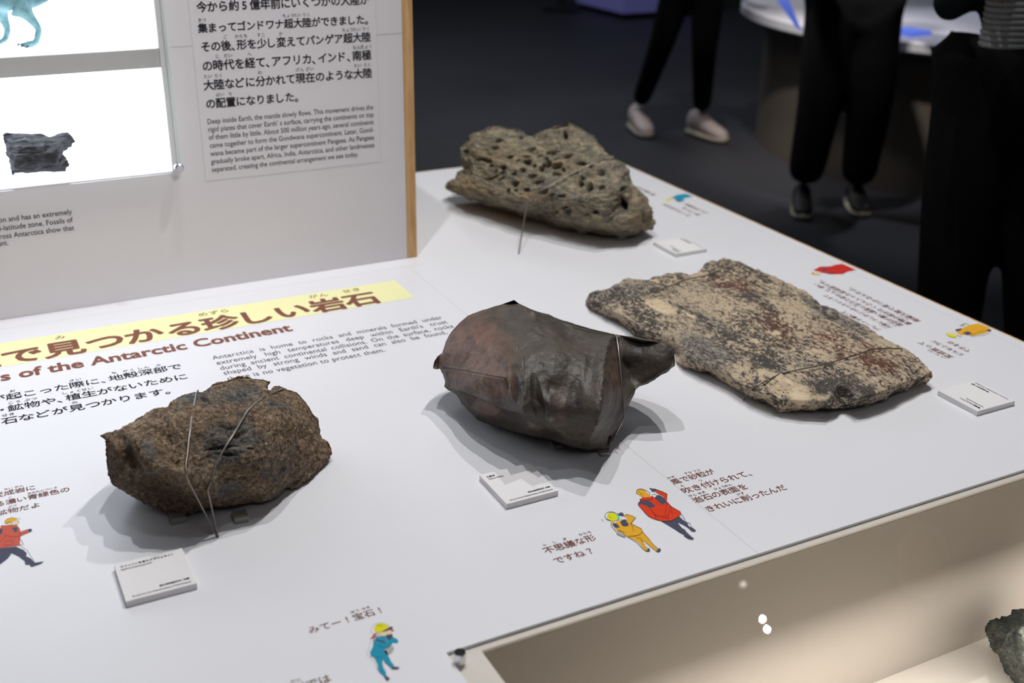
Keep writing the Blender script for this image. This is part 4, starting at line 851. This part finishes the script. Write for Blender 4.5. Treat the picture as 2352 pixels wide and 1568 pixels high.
PITS = [(980, 320, 45, 16), (1200, 360, 75, 16), (1340, 395, 55, 14), (925, 395, 38, 18), (1055, 400, 34, 14), (935, 455, 42, 16), (1150, 470, 34, 34), (1240, 490, 55, 26), (1080, 520, 28, 16), (890, 540, 26, 18), (700, 510, 30, 20), (800, 585, 32, 16), (680, 620, 50, 14), (990, 600, 60, 16), (1230, 575, 46, 18), (1110, 480, 24, 22), (1010, 500, 22, 14), (570, 600, 80, 12), (1050, 660, 50, 16), (820, 680, 40, 20), (690, 560, 40, 9), (1565, 495, 30, 18), (1480, 465, 44, 18), (1410, 575, 50, 14), (1500, 610, 22, 14), (1480, 660, 26, 26), (1565, 690, 42, 36), (1090, 745, 62, 32), (930, 740, 36, 12), (750, 750, 22, 20), (820, 745, 20, 12), (1310, 925, 36, 14), (1340, 970, 42, 20), (1230, 970, 16, 12), (1140, 965, 18, 10), (1545, 978, 14, 10), (1635, 965, 26, 18), (1930, 870, 24, 50), (1700, 540, 50, 22), (1320, 170, 24, 30), (760, 400, 34, 16), (600, 300, 40, 14), (460, 420, 50, 12), (520, 430, 36, 12), (1170, 780, 40, 14), (1280, 790, 50, 16), (1910, 730, 16, 22), (850, 440, 24, 12), (610, 540, 24, 14), (560, 480, 26, 12), (1130, 420, 30, 10), (1300, 520, 20, 14), (640, 240, 40, 12), (880, 200, 20, 20), (1700, 700, 30, 14), (2130, 1020, 14, 60), (300, 340, 30, 16), (1250, 420, 40, 10)]
def d3(co, zx, zy, f):
    wob = fbm(co, 40, 3, .8, 11)
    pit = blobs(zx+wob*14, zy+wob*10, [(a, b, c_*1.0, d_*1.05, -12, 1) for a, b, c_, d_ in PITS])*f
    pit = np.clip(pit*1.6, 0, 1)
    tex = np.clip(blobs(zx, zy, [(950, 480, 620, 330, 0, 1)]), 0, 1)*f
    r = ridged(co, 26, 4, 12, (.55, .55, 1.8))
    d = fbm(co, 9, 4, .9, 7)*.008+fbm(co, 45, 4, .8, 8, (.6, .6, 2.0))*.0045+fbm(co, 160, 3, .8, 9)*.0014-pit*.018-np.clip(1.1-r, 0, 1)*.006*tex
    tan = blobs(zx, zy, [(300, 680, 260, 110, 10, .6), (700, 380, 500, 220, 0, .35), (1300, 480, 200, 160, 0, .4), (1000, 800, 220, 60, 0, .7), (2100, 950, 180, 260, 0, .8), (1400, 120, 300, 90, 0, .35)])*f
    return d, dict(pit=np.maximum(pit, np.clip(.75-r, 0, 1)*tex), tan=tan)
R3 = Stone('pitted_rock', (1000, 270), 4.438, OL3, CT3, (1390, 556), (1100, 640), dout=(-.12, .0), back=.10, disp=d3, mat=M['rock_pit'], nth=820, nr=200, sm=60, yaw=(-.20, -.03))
tag(R3.o, 'grey rock riddled with holes, farthest back on the table', 'rock')

# --- flat speckled slab
OL4 = [(70, 340), (85, 300), (130, 275), (200, 260), (260, 230), (340, 200), (390, 205), (470, 210), (560, 180), (640, 150), (690, 150), (720, 165), (800, 140), (850, 95), (930, 75), (990, 68), (1050, 80), (1100, 105), (1160, 125), (1230, 160), (1300, 190), (1400, 250), (1490, 310), (1560, 370), (1650, 400), (1740, 440), (1850, 490), (1920, 550), (2000, 600), (2080, 640), (2150, 680), (2220, 730), (2270, 780), (2278, 820), (2240, 850), (2150, 880), (2080, 895), (2000, 940), (1950, 965), (1870, 990), (1780, 1010), (1700, 1015), (1600, 1015), (1500, 1020), (1420, 1025), (1300, 1035), (1270, 1010), (1200, 975), (1120, 955), (1080, 930), (1020, 890), (940, 840), (850, 790), (760, 770), (690, 750), (650, 720), (650, 680), (640, 640), (590, 610), (520, 590), (420, 560), (380, 545), (330, 500), (270, 460), (230, 440), (190, 420), (130, 390), (85, 370)]
def h4(p, i):
    x, y = OL4[i]
    if 23 > i >= 2: return .034
    if 33 > i >= 23: return .032
    if i in (33, 34): return .020
    if 34 < i <= 46: return .011
    return .006
CT4 = [(2200, 820, .032), (2080, 860, .035), (1950, 915, .036), (1800, 960, .036), (1600, 970, .035), (1450, 970, .034), (1320, 960, .032), (1240, 930, .034), (1130, 900, .030), (1000, 820, .032), (850, 740, .032), (720, 690, .030), (680, 650, .024), (620, 580, .028), (430, 510, .030), (330, 440, .030), (220, 390, .026), (120, 340, .024), (400, 300, .036), (700, 350, .040), (950, 250, .044), (1100, 350, .046), (1300, 400, .044), (1500, 550, .046), (1700, 650, .045), (1900, 750, .044), (1500, 800, .040), (1200, 700, .036), (1000, 550, .036), (800, 520, .034), (2050, 720, .042), (1700, 850, .042), (1350, 830, .034), (1100, 150, .042)]
def d4(co, zx, zy, f):
    u = co[:, 0]*.0
    crack = blobs(zx, zy, [(1330, 295, 90, 7, 5, 1), (1620, 530, 70, 6, 22, .8), (1850, 545, 60, 7, 25, 1), (1500, 850, 70, 6, 60, .6), (2180, 770, 40, 8, -40, .8), (1450, 880, 90, 6, 20, .6), (1200, 165, 60, 6, 35, .7)])*f
    hollow = blobs(zx, zy, [(540, 370, 230, 34, 24, 1), (1280, 880, 120, 40, 10, .6), (1290, 600, 260, 50, 15, .5)])*f
    lay = ridged(co, 9, 4, 15, (2.2, .5, 1))
    d = fbm(co, 12, 4, .9, 13, (1.6, .5, 1))*.005+fbm(co, 60, 4, .8, 14)*.002+fbm(co, 200, 3, .8, 16)*.0008-crack*.005-hollow*.005+np.clip(lay-1.2, 0, 1)*.004
    grey = blobs(zx, zy, [(300, 280, 330, 90, -5, .45), (800, 440, 400, 90, 28, .35), (850, 660, 260, 120, 25, .6), (1700, 900, 320, 100, 10, .5), (1650, 430, 330, 50, 28, .5), (1250, 760, 330, 70, 25, .35), (1480, 720, 330, 60, 20, .3), (1150, 300, 200, 70, 0, .3), (150, 330, 100, 60, 0, .6)])*f
    grey = np.maximum(grey, .18)
    red = blobs(zx, zy, [(1000, 230, 220, 80, 10, .6), (1300, 500, 250, 120, 30, .5), (1650, 600, 260, 110, 30, .7), (1900, 700, 260, 110, 20, .8), (2000, 850, 200, 60, -15, .4)])*f
    cream = blobs(zx, zy, [(540, 360, 210, 44, 20, .62), (720, 420, 160, 18, 25, .5), (620, 460, 80, 30, 10, .35), (870, 450, 60, 14, 60, .45), (1150, 580, 90, 22, 40, .5), (870, 540, 80, 26, 10, .45), (1420, 940, 110, 70, 20, .62), (1180, 930, 120, 40, 10, .5), (1320, 850, 160, 24, 20, .5), (1280, 525, 60, 22, 0, .55), (1000, 740, 110, 26, 30, .35), (520, 220, 70, 14, 10, .4), (1350, 600, 140, 40, 20, .3)])*f
    return d, dict(grey=grey, red=red, cream=cream, crack=crack)
R4 = Stone('speckled_slab', (1320, 570), 2.767, OL4, CT4, (0, 0), (1250, 560), mode='height', dout=h4, disp=d4, mat=M['rock_slab'], nth=1000, nr=200, eps=.003)
tag(R4.o, 'long flat slab speckled cream, black and rust, lying behind the dark rock', 'rock')

# --- dark stone inside the recess
rb_ = P(2320, 1640, RZ)
OL5 = [(120, 575), (160, 540), (240, 450), (310, 425), (350, 440), (440, 385), (520, 345), (570, 300), (600, 250), (700, 205), (760, 190), (860, 200), (1000, 180), (1200, 260), (1400, 420), (1480, 700), (1500, 1100), (1400, 1500), (1200, 1800), (1000, 1900), (800, 1850), (700, 1750), (620, 1560), (550, 1460), (460, 1350), (430, 1250), (380, 1180), (330, 1080), (240, 1000), (175, 880), (190, 840), (160, 720), (140, 650)]
CT5 = [(500, 700, .05), (420, 950, .04), (700, 500, .03), (900, 900, .09), (700, 1250, .07), (1100, 1300, .09), (1000, 600, .05), (350, 600, .03), (560, 800, .035), (900, 1600, .05), (1250, 1000, .05)]
def d5(co, zx, zy, f):
    return fbm(co, 14, 5, .9, 21)*.006+fbm(co, 90, 4, .8, 22, (1, 1, 1.5))*.0028+fbm(co, 260, 3, .8, 23)*.001, {}
R5 = Stone('dark_rock', (2250, 1370), 7.92, OL5, CT5, (2340, 1600), (850, 950), dout=(-.06, .0), back=.07, disp=d5, mat=M['rock_green'], nth=520, nr=110, floor=RZ)
tag(R5.o, 'dark green-grey rough rock under glass in the front recess', 'rock')
# --- fossil wood on the lower showcase floor (scale 2.529)
OL6 = [(18, 780), (60, 766), (120, 770), (190, 778), (240, 780), (290, 792), (320, 788), (345, 778), (395, 776), (412, 795), (418, 812), (438, 822), (415, 832), (408, 850), (395, 868), (380, 880), (365, 895), (382, 915), (372, 930), (392, 940), (396, 965), (380, 985), (340, 990), (290, 998), (200, 1004), (130, 1012), (75, 1018), (60, 985), (48, 930), (40, 880), (25, 830)]
CT6 = [(80, 960, .025), (200, 960, .03), (330, 950, .025), (100, 860, .018), (220, 860, .022), (340, 860, .02), (75, 830, .0), (150, 800, -.01), (300, 815, -.005), (70, 900, .012), (260, 910, .028)]
def d6(co, zx, zy, f):
    r = ridged(co, 45, 4, 31, (.45, 1, 2.6))
    return fbm(co, 34, 4, .9, 32, (.4, 1, 2.8))*.0055+fbm(co, 150, 3, .8, 33)*.0008-np.clip(1.0-r, 0, 1)*.004*f, {}
R6 = Stone('fossil_wood', (0, 0), 2.529, OL6, CT6, (80, 404), (220, 890), dout=(-.03, .0), back=.03, disp=d6, mat=M['rock_fossil'], nth=420, nr=100, floor=CZ0)
tag(R6.o, 'small charcoal grey layered stone on the floor of the lit showcase', 'rock')

# ------------------------------------------------------------------ wires and mounts
def wire(name, pts, rad, label, parent=None):
    # resample smoothly
    pts = [Vector(p) for p in pts]; bm = bmesh.new(); tube(bm, pts, rad, 8)
    o = bm_obj(name, bm, M['steel'], None, loc=tuple(pts[0]), smooth=True); tag(o, label, 'wire', 'retaining wires over the rocks'); return o
def zz(off, sc, L): return [(off[0]+x/sc, off[1]+y/sc) for x, y in L]
a = zz((220, 840), 3.733, [(875, 212), (862, 240), (845, 330), (820, 480), (800, 620), (788, 740), (775, 850), (772, 930)])
foot = P(498.5, 1231, TZ+.001)
w1 = [R1.at(*p, .004) for p in a]; w1 = [w1[0]+np.array([0, .01, -.012])]+w1
e = R1.at(*zz((220, 840), 3.733, [(800, 1000)])[0], .006)
wire('retaining_wire', w1+[e, foot], .0013, 'bent steel wire over the brown boulder, left one of its two')
a = zz((220, 840), 3.733, [(1608, 192), (1560, 212), (1440, 268), (1370, 320), (1300, 390), (1240, 490), (1180, 590), (1120, 680), (1060, 780), (1020, 860), (985, 970), (962, 1070)])
foot2 = P(500.5, 1232, TZ+.001)
w2 = [R1.at(*p, .004) for p in a]; w2 = [w2[0]+np.array([.002, .01, -.012])]+w2
e2 = R1.at(*zz((220, 840), 3.733, [(968, 1100)])[0], .006)
wire('retaining_wire', w2+[e2, foot2], .0013, 'curved steel wire over the brown boulder, right one of its two')
a = zz((970, 660), 3.733, [(1300, 320), (1450, 358), (1560, 385), (1645, 402), (1668, 425), (1680, 520), (1695, 650), (1708, 800), (1720, 950), (1728, 1060), (1730, 1110)])
w3 = [R2.at(*p, .007) for p in a[:4]]; pA = R2.at(*a[4], .012); pB = P(*zz((970, 660), 3.733, [(1660, 1252)])[0], TZ+.02)
for i, p in enumerate(a[4:]):
    tt_ = i/len(a[4:]); r_ = np.hypot(*pA[:2])*(1-tt_)+(np.hypot(*pB[:2])-.005)*tt_; w3.append(HP(*p, r_-.02*math.sin(math.pi*tt_)))
w3 += [HP(*zz((970, 660), 3.733, [(1712, 1160)])[0], np.hypot(*pB[:2])-.003), pB, pB+np.array([-.003, .01, -.019])]
wire('retaining_wire', w3, .0012, 'steel wire down the right side of the smooth dark rock')
a = zz((1000, 270), 4.438, [(1850, 415), (1700, 430), (1600, 470), (1500, 520), (1350, 590), (1200, 680), (1050, 750), (980, 800), (935, 850)])
w4 = [R3.at(*p, .010) for p in a]; f4 = P(1000+850/4.438, 270+1388/4.438, TZ+.001)
wire('retaining_wire', w4+[f4], .0013, 'thin steel wire from the pitted grey rock down to the table')
a = zz((1320, 570), 2.767, [(2080, 640), (2000, 635), (1900, 640), (1780, 680), (1650, 720), (1500, 755), (1400, 775), (1300, 800), (1200, 850), (1130, 880), (1095, 920)])
w5 = [R4.at(*p, .0055) for p in a]; wire('retaining_wire', [w5[0]+np.array([.01, .004, -.02])]+w5+[P(1320+1085/2.767, 570+950/2.767, TZ+.004), P(1320+1072/2.767, 570+968/2.767, TZ+.001)], .0012, 'steel wire across the near end of the flat speckled slab')
a = zz((1320, 570), 2.767, [(1060, 100), (950, 130), (850, 170), (700, 200), (600, 240), (480, 285), (380, 310), (300, 330), (240, 370), (200, 415)])
w6 = [R4.at(*p, .0055) for p in a]; wire('retaining_wire', w6+[P(1320+180/2.767, 570+443/2.767, TZ+.001)], .0011, 'steel wire across the far end of the flat speckled slab')

def mount(pts, label, mat='block', h=.012, w_=.018, d_=.02):
    x = [P(*p, TZ) for p in pts]; c = sum(x)/len(x)
    root = empty('rock_mount', (c[0], c[1], TZ), label, 'mount', 'small acrylic mounts under the rocks')
    for q_ in x:
        bm = bmesh.new(); hd = q_[:2]/np.linalg.norm(q_[:2])
        box(bm, (-w_/2, 0, .0004), (w_/2, d_, h), .0006)
        ang = math.atan2(-hd[0], hd[1])*.35
        bmesh.ops.rotate(bm, verts=bm.verts, cent=(0, 0, 0), matrix=Matrix.Rotation(ang, 3, 'Z'))
        for v in bm.verts: v.co += Vector((q_[0], q_[1], TZ))
        bm_obj('foot', bm, M[mat], root)
    return root
mount([(411, 1203), (556, 1202)], 'pair of small grey acrylic feet beneath the brown boulder', h=.009)
mount([(1282, 1032), (1390, 1048)], 'pair of small grey acrylic feet beneath the smooth dark rock', h=.006, w_=.014)
mount([(1340, 540), (1430, 551)], 'pair of small grey acrylic feet beneath the pitted grey rock', h=.012)

# ------------------------------------------------------------------ skin-modifier bodies
def skin_mesh(name, joints, edges, mat, parent=None, sub=2, root=0, loc=None):
    org = Vector(parent.location) if parent is not None else Vector(loc)
    me = bpy.data.meshes.new(name); me.from_pydata([tuple(Vector(j[0])-org) for j in joints], edges, [])
    o = link(name, me, mat, parent)
    if parent is None: o.location = org
    md = o.modifiers.new('skin', 'SKIN'); md.use_smooth_shade = True
    for i, v in enumerate(me.skin_vertices[0].data):
        r_ = joints[i][1]; v.radius = (r_, r_) if not isinstance(r_, tuple) else r_; v.use_root = (i == root)
    s_ = o.modifiers.new('sub', 'SUBSURF'); s_.levels = sub; s_.render_levels = sub
    return o
def soften(o):
    r = o.modifiers.new('remesh', 'REMESH'); r.mode = 'VOXEL'; r.voxel_size = .016; r.use_smooth_shade = True
    q = o.modifiers.new('smooth', 'SMOOTH'); q.factor = .6; q.iterations = 14
def bake(o):
    bpy.context.view_layer.update(); dg = bpy.context.evaluated_depsgraph_get()
    me = bpy.data.meshes.new_from_object(o.evaluated_get(dg)); mats = list(o.data.materials); o.modifiers.clear(); o.data = me
    if not me.materials:
        for mm in mats: me.materials.append(mm)
    for p in me.polygons: p.use_smooth = True

# --- toy dinosaur on the lit shelf
t = NT('teal_painted_dinosaur'); n1 = t.noise(60, 5, .7); vv_ = t.voro(420)
t.col(t.ramp(n1, [(.3, srgb(74, 124, 134)), (.6, srgb(128, 172, 180))])); t.set(Roughness=.6); t.bump(vv_, .0008, .6); M['dino'] = t.m
zf = SZ1
yf = float(P(70, 106, zf)[1])
def D(px, py, dy=0): return PY(px, py, yf+dy)
dn = empty('dinosaur_figure', tuple(P(60, 106, zf)), 'teal toy dinosaur standing on the glowing shelf', 'toy dinosaur')
J = [(D(5, -20, .02), .034), (D(50, -8, .02), .030), (D(90, -22, .02), .018), (D(125, -18, .02), .009), (D(160, -35, .02), .006),   # hips, tail
     (D(-60, -55, .02), .036), (D(-120, -95, .02), .026), (D(-160, -150, .02), .02), (D(-215, -165, .02), .024), (D(-265, -155, .02), .013)]
J = [(D(5, -20, .02), .034), (D(50, -10, .02), .028), (D(75, 5, .02), .013), (D(110, -8, .02), .007), (D(200, -60, .02), .003),
     (D(-60, -55, .02), .036), (D(-120, -95, .02), .026), (D(-160, -150, .02), .02), (D(-215, -165, .02), .024), (D(-265, -155, .02), .013)]
E_ = [(0, 1), (1, 2), (2, 3), (3, 4), (0, 5), (5, 6), (6, 7), (7, 8), (8, 9)]
# near hind leg: hip -> knee -> hock -> foot
J += [(D(42, 8, -.01), .019), (D(62, 32, -.012), .010), (D(90, 66, -.008), .0062), (D(84, 96, -.006), .0055), (D(66, 104, -.012), .0055)]
E_ += [(0, 10), (10, 11), (11, 12), (12, 13), (13, 14)]
for dx, dy in ((-17, -2), (-9, 1), (0, 3)):
    J.append((D(66+dx-4, 104+dy, -.014), .0030)); E_.append((14, len(J)-1))
k0 = len(J)
J += [(D(-6, 20, .035), .018), (D(8, 42, .035), .009), (D(18, 68, .035), .0058), (D(12, 92, .035), .005), (D(2, 97, .03), .005)]
E_ += [(0, k0), (k0, k0+1), (k0+1, k0+2), (k0+2, k0+3), (k0+3, k0+4)]
for dx in (-14, -8, -2): J.append((D(2+dx, 98, .028), .003)); E_.append((k0+4, len(J)-1))
ob = skin_mesh('body', J, E_, M['dino'], dn, 2); bake(ob)
bm = bmesh.new()
for dx, dy in ((-24, -1), (-15, 2), (-4, 4)):
    q_ = Vector(D(66+dx, 104+dy, -.016)); tube(bm, [q_+Vector((.002, 0, .002)), q_+Vector((-.003, -.001, -.002))], [.0022, .0005], 8)
tag(bm_obj('claws', bm, plain('dark_claw', (60, 50, 60), .5), dn), 'dark purple toe claws')

# ------------------------------------------------------------------ visitors
def shoe(root, ankle, toe_dir, L, mat, sole, tall=1.0):
    a = Vector(ankle); d = Vector((toe_dir[0], toe_dir[1], 0)).normalized(); s = Vector((-d.y, d.x, 0)); z0 = .004
    def ring(bm, prof):
        rs = []
        for (t_, wd, h0, h1) in prof:
            c = Vector((a.x, a.y, 0))+d*(t_*L); ring_ = []; wd *= 1+.35*(tall-1); h1 *= tall
            for k in range(14):
                an = 2*math.pi*k/14; ring_.append(bm.verts.new(c+s*(wd*math.cos(an))+Vector((0, 0, (h0+h1)/2+(h1-h0)/2*math.sin(an)))))
            rs.append(ring_)
        for A_, B_ in zip(rs, rs[1:]):
            for k in range(14): bm.faces.new((A_[k], A_[(k+1) % 14], B_[(k+1) % 14], B_[k]))
        bm.faces.new(rs[0][::-1]); bm.faces.new(rs[-1]); bmesh.ops.recalc_face_normals(bm, faces=bm.faces)
    bm = bmesh.new(); ring(bm, [(-.30, .018, .03, .07), (-.27, .034, .02, .11), (-.12, .042, .02, .125), (.05, .043, .02, .115), (.25, .046, .02, .085), (.45, .047, .02, .068), (.60, .040, .02, .055), (.68, .022, .02, .042)])
    u = bm_obj('shoe', bm, mat, root, smooth=True)
    u.location = (0, 0, 0)
    bm = bmesh.new(); ring(bm, [(-.31, .022, .004, .034), (-.28, .038, .001, .036), (-.1, .044, .001, .034), (.2, .049, .001, .032), (.45, .051, .001, .031), (.63, .042, .002, .032), (.71, .020, .006, .032)])
    bm_obj('sole', bm, sole, u, smooth=True)
def person(label, hipL, hipR, kneeL, kneeR, ankL, ankR, rad, toes, facing, shoe_m, sole_m, top='black_cloth', arms=None, L=.27, tall=1.0):
    hip = (Vector(hipL)+Vector(hipR))/2
    root = empty('person', (hip.x, hip.y, 0), label, 'person')
    f = Vector((facing[0], facing[1], 0)).normalized(); s = Vector((-f.y, f.x, 0))     # s = wearer's left
    rT, rK, rA = rad
    lerp = lambda a, b, t_: Vector(a).lerp(Vector(b), t_)
    J = [(hip+Vector((0, 0, .04)), .12), (hipL, rT), (lerp(hipL, kneeL, .5), rT*.92), (kneeL, rK), (lerp(kneeL, ankL, .5), (rK+rA)/2), (ankL, rA),
         (hipR, rT), (lerp(hipR, kneeR, .5), rT*.92), (kneeR, rK), (lerp(kneeR, ankR, .5), (rK+rA)/2), (ankR, rA)]
    E2_ = [(0, 1), (1, 2), (2, 3), (3, 4), (4, 5), (0, 6), (6, 7), (7, 8), (8, 9), (9, 10)]
    o = skin_mesh('trousers', J, E2_, M['black_cloth'], root, 2); soften(o); bake(o)
    # jacket / upper body in one surface
    z = Vector((0, 0, 1)); sh = hip+z*.50
    J = [(hip+z*.06, .125), (hip+z*.20, .13), (hip+z*.38, (.165, .12)), (sh, (.12, .10)), (sh+z*.09, .055)]
    E3 = [(0, 1), (1, 2), (2, 3), (3, 4)]
    hands = []
    for i, sg in enumerate((1, -1)):
        shd = sh+s*sg*.19-z*.02
        if arms and arms[i]: el, wr = Vector(arms[i][0]), Vector(arms[i][1])
        else: el = shd-z*.29+s*sg*.05-f*.03; wr = el+z*.10+f*.21
        k = len(J); J += [(shd, .065), (lerp(shd, el, .5), .055), (el, .05), (lerp(el, wr, .55), .044), (lerp(el, wr, .93), .036)]
        E3 += [(3, k), (k, k+1), (k+1, k+2), (k+2, k+3), (k+3, k+4)]; hands.append((el, wr, sg))
    o = skin_mesh('jacket', J, E3, M[top], root, 2); soften(o); bake(o)
    hd = sh+z*.30
    bm = bmesh.new(); bmesh.ops.create_uvsphere(bm, u_segments=24, v_segments=18, radius=1)
    for v in bm.verts:
        x, y, zz_ = v.co; w_ = .074*(1-.18*max(0, -zz_)); dp = .095
        nose = .018*math.exp(-((x/.16)**2+((zz_+.1)/.2)**2)) if y < 0 else 0
        v.co = hd+s*(x*w_)+f*(-y*dp+nose)+z*(zz_*.118)
    bm_obj('head', bm, M['skin'], root, smooth=True)
    bm = bmesh.new(); bmesh.ops.create_uvsphere(bm, u_segments=24, v_segments=18, radius=1)
    bmesh.ops.delete(bm, geom=[v for v in bm.verts if v.co.z < -.25 or (v.co.y < -.45 and v.co.z < .45)], context='VERTS')
    for v in bm.verts: v.co = hd+s*(v.co.x*.083)+f*(-v.co.y*.103)+z*(v.co.z*.127+.004)
    bm_obj('hair', bm, M['hair'], root, smooth=True)
    for el, wr, sg in hands:
        d = (wr-el).normalized(); up_ = z if abs(d.z) < .8 else f; side = d.cross(up_).normalized()*sg
        pal = d.cross(side)*(-sg)
        J = [(wr-d*.03, .026), (wr+d*.03, (.034, .020)), (wr+d*.075, (.036, .015))]; E4_ = [(0, 1), (1, 2)]
        for k, ln in enumerate((.060, .075, .082, .072)):
            b = wr+d*.085+side*((k-1.5)*.019); n_ = len(J)
            J += [(b, .010), (b+d*ln*.45-up_*.004, .0085), (b+d*ln*.8-up_*.018, .0078), (b+d*ln-up_*.032, .0065)]
            E4_ += [(2, n_), (n_, n_+1), (n_+1, n_+2), (n_+2, n_+3)]
        n_ = len(J); b = wr+d*.03+side*.03
        J += [(b, .013), (b+d*.028+side*.018-up_*.006, .011), (b+d*.055+side*.02-up_*.014, .009)]; E4_ += [(1, n_), (n_, n_+1), (n_+1, n_+2)]
        o = skin_mesh('hand', J, E4_, M['skin'], root, 1); bake(o)
    for a_, td in ((ankL, toes[0]), (ankR, toes[1])): shoe(root, a_, td, L, shoe_m, sole_m, tall)
    return root
# far visitor with pale sneakers
gl, gr = P(1466, 290, 0.03), P(1612, 303, 0.03)
r1_ = np.hypot(*gl[:2]); r2_ = np.hypot(*gr[:2])
al = HP(1467, 243, r1_); ar = HP(1612, 258, r2_)
person('person in black trousers and pale sneakers standing in the far aisle', HP(1562, -45, 6.52), HP(1630, -42, 6.48), HP(1522, 95, 6.45), HP(1618, 105, 6.4), al, ar,
       (.105, .078, .058), ((-.26, -.98), (.17, -.98)), (-.4, -1), M['shoe'], M['sole'], L=.29, tall=1.3)
# middle visitor, black shoes with pale sole edge
gl, gr = P(1838, 468, .03), P(1958, 462, .03); r1_ = np.hypot(*gl[:2]); r2_ = np.hypot(*gr[:2])
person('person in wide black trousers and black shoes beside the round counter', HP(1915, 20, 5.30), HP(2005, 28, 5.36), HP(1888, 215, 5.25), HP(2000, 225, 5.3), HP(1845, 425, r1_), HP(1968, 425, r2_),
       (.145, .112, .086), ((-.62, -.8), (-.5, -.85)), (-.5, -1), M['dark_shoe'], M['sole'], L=.25)
# nearest visitor
r3_ = 2.95
fl = HP(2150, 980, r3_+.1); fr_ = HP(2380, 990, r3_+.15)
al = Vector((fl[0], fl[1], .09)); ar = Vector((fr_[0], fr_[1], .09))
person('person in black standing close behind the table with forearms raised', HP(2255, 175, 2.98), HP(2420, 185, 3.05), HP(2195, 560, 2.93), HP(2385, 590, 3.0), al, ar,
       (.128, .098, .078), ((-.3, -1), (-.1, -1)), (-.6, -1), M['dark_shoe'], M['sole'], top='teal_cloth',
       arms=((HP(2168, 18, 2.94), HP(2236, -32, 2.74)), (HP(2480, -130, 3.0), HP(2370, -80, 2.80))))
# grey knitted bag on the near visitor's arm
q0 = Vector(HP(2352, 26, 2.76)); bm = bmesh.new()
for k in range(9):
    u = (k/8-.5); zc = .035+(-.10*k/8)
    pts = [q0+Vector((.10*math.cos(a), .05*math.sin(a), zc)) for a in np.linspace(0, 2*math.pi, 25)[:-1]]
    pts.append(pts[0]); tube(bm, pts, .0072, 6, cap=False)
bag = bm_obj('knitted_pouch', bm, M['grey_knit'], None, loc=tuple(q0), smooth=True)
tag(bag, 'ribbed grey knitted pouch hanging beside the nearest visitor', 'bag')

# ------------------------------------------------------------------ round counter in the background
CZ = .75; ux, uy, rr = 5.3, 4.42, 1.4
cnt = empty('round_counter', (ux, uy, 0), 'round exhibition counter with a bright white top behind the visitors', 'counter')
bm = bmesh.new(); lathe(bm, [(rr-.01, CZ-.055), (rr, CZ-.045), (rr, CZ-.005), (rr-.01, CZ)], (ux, uy, 0), seg=96); bm_obj('counter_top', bm, M['counter_top'], cnt)
rb2 = rr-.15
bm = bmesh.new(); lathe(bm, [(rb2, .001), (rb2, CZ-.056)], (ux, uy, 0), seg=96); bm_obj('drum', bm, M['counter_side'], cnt, smooth=False)
dctr = Vector((ux, uy, 0))
# blue emissive strip standing at the counter edge
q = [P(1768, -10, CZ+.10), P(1800, -20, CZ+.10)]
a0 = Vector(HP(1775, -15, 4.95)); a1 = Vector(HP(1806, -15, 4.95)); a2 = Vector(HP(1842, 72, 4.75)); a3 = Vector(HP(1828, 62, 4.75))
bm = bmesh.new(); vs_ = [bm.verts.new(p) for p in (a0, a1, a2, a3)]; f_ = bm.faces.new(vs_); ex_ = bmesh.ops.extrude_face_region(bm, geom=[f_])
for v in ex_['geom']:
    if isinstance(v, bmesh.types.BMVert): v.co += Vector((.02, .03, 0))
bmesh.ops.recalc_face_normals(bm, faces=bm.faces)
tag(bm_obj('blue_banner', bm, M['blue'], None, loc=tuple(a2)), 'narrow translucent blue strip slanting before the round counter', 'banner')
q = P(2090, 72, CZ+.012); bm = bmesh.new(); box(bm, (q[0]-.07, q[1]-.07, CZ+.0005), (q[0]+.07, q[1]+.07, CZ+.02), .004)
tag(bm_obj('blue_tray', bm, M['blue'], None, loc=(q[0], q[1], CZ)), 'pale blue block lying on the round counter', 'tray')
# dark distant stool and lilac plinth
q = P(1290, 25, 0); st_ = empty('stool', (q[0], q[1], 0), 'dark round stool standing far back in the gloom', 'stool')
bm = bmesh.new(); lathe(bm, [(.20, .001), (.20, .02), (.05, .04), (.035, .06), (.035, .42)], (q[0], q[1], 0), seg=32); bm_obj('pedestal', bm, M['dark_shoe'], st_)
bm = bmesh.new(); lathe(bm, [(.17, .421), (.18, .43), (.18, .47), (.16, .49)], (q[0], q[1], 0), seg=32); bm_obj('seat', bm, M['black_cloth'], st_)
q = P(1450, 45, 0); pn = empty('lit_plinth', (q[0]+.35, q[1]+.5, 0), 'plinth with faint lilac lit sides behind the far visitor', 'plinth')
bm = bmesh.new(); box(bm, (q[0]-.1, q[1], .06), (q[0]+.9, q[1]+.9, .75)); bm_obj('lit_side', bm, M['lilac'], pn)
bm = bmesh.new(); box(bm, (q[0]-.12, q[1]-.02, .751), (q[0]+.92, q[1]+.92, .80)); bm_obj('cap', bm, M['dark_shoe'], pn)
bm = bmesh.new(); box(bm, (q[0]-.06, q[1]+.04, .0), (q[0]+.86, q[1]+.86, .059)); bm_obj('foot', bm, M['dark_shoe'], pn)
lamp('counter_light', 'SPOT', (ux-.2, uy-.2, 3.4), (ux-.6, uy-.6, .75), 90, (.86, .88, 1), .1, 45)
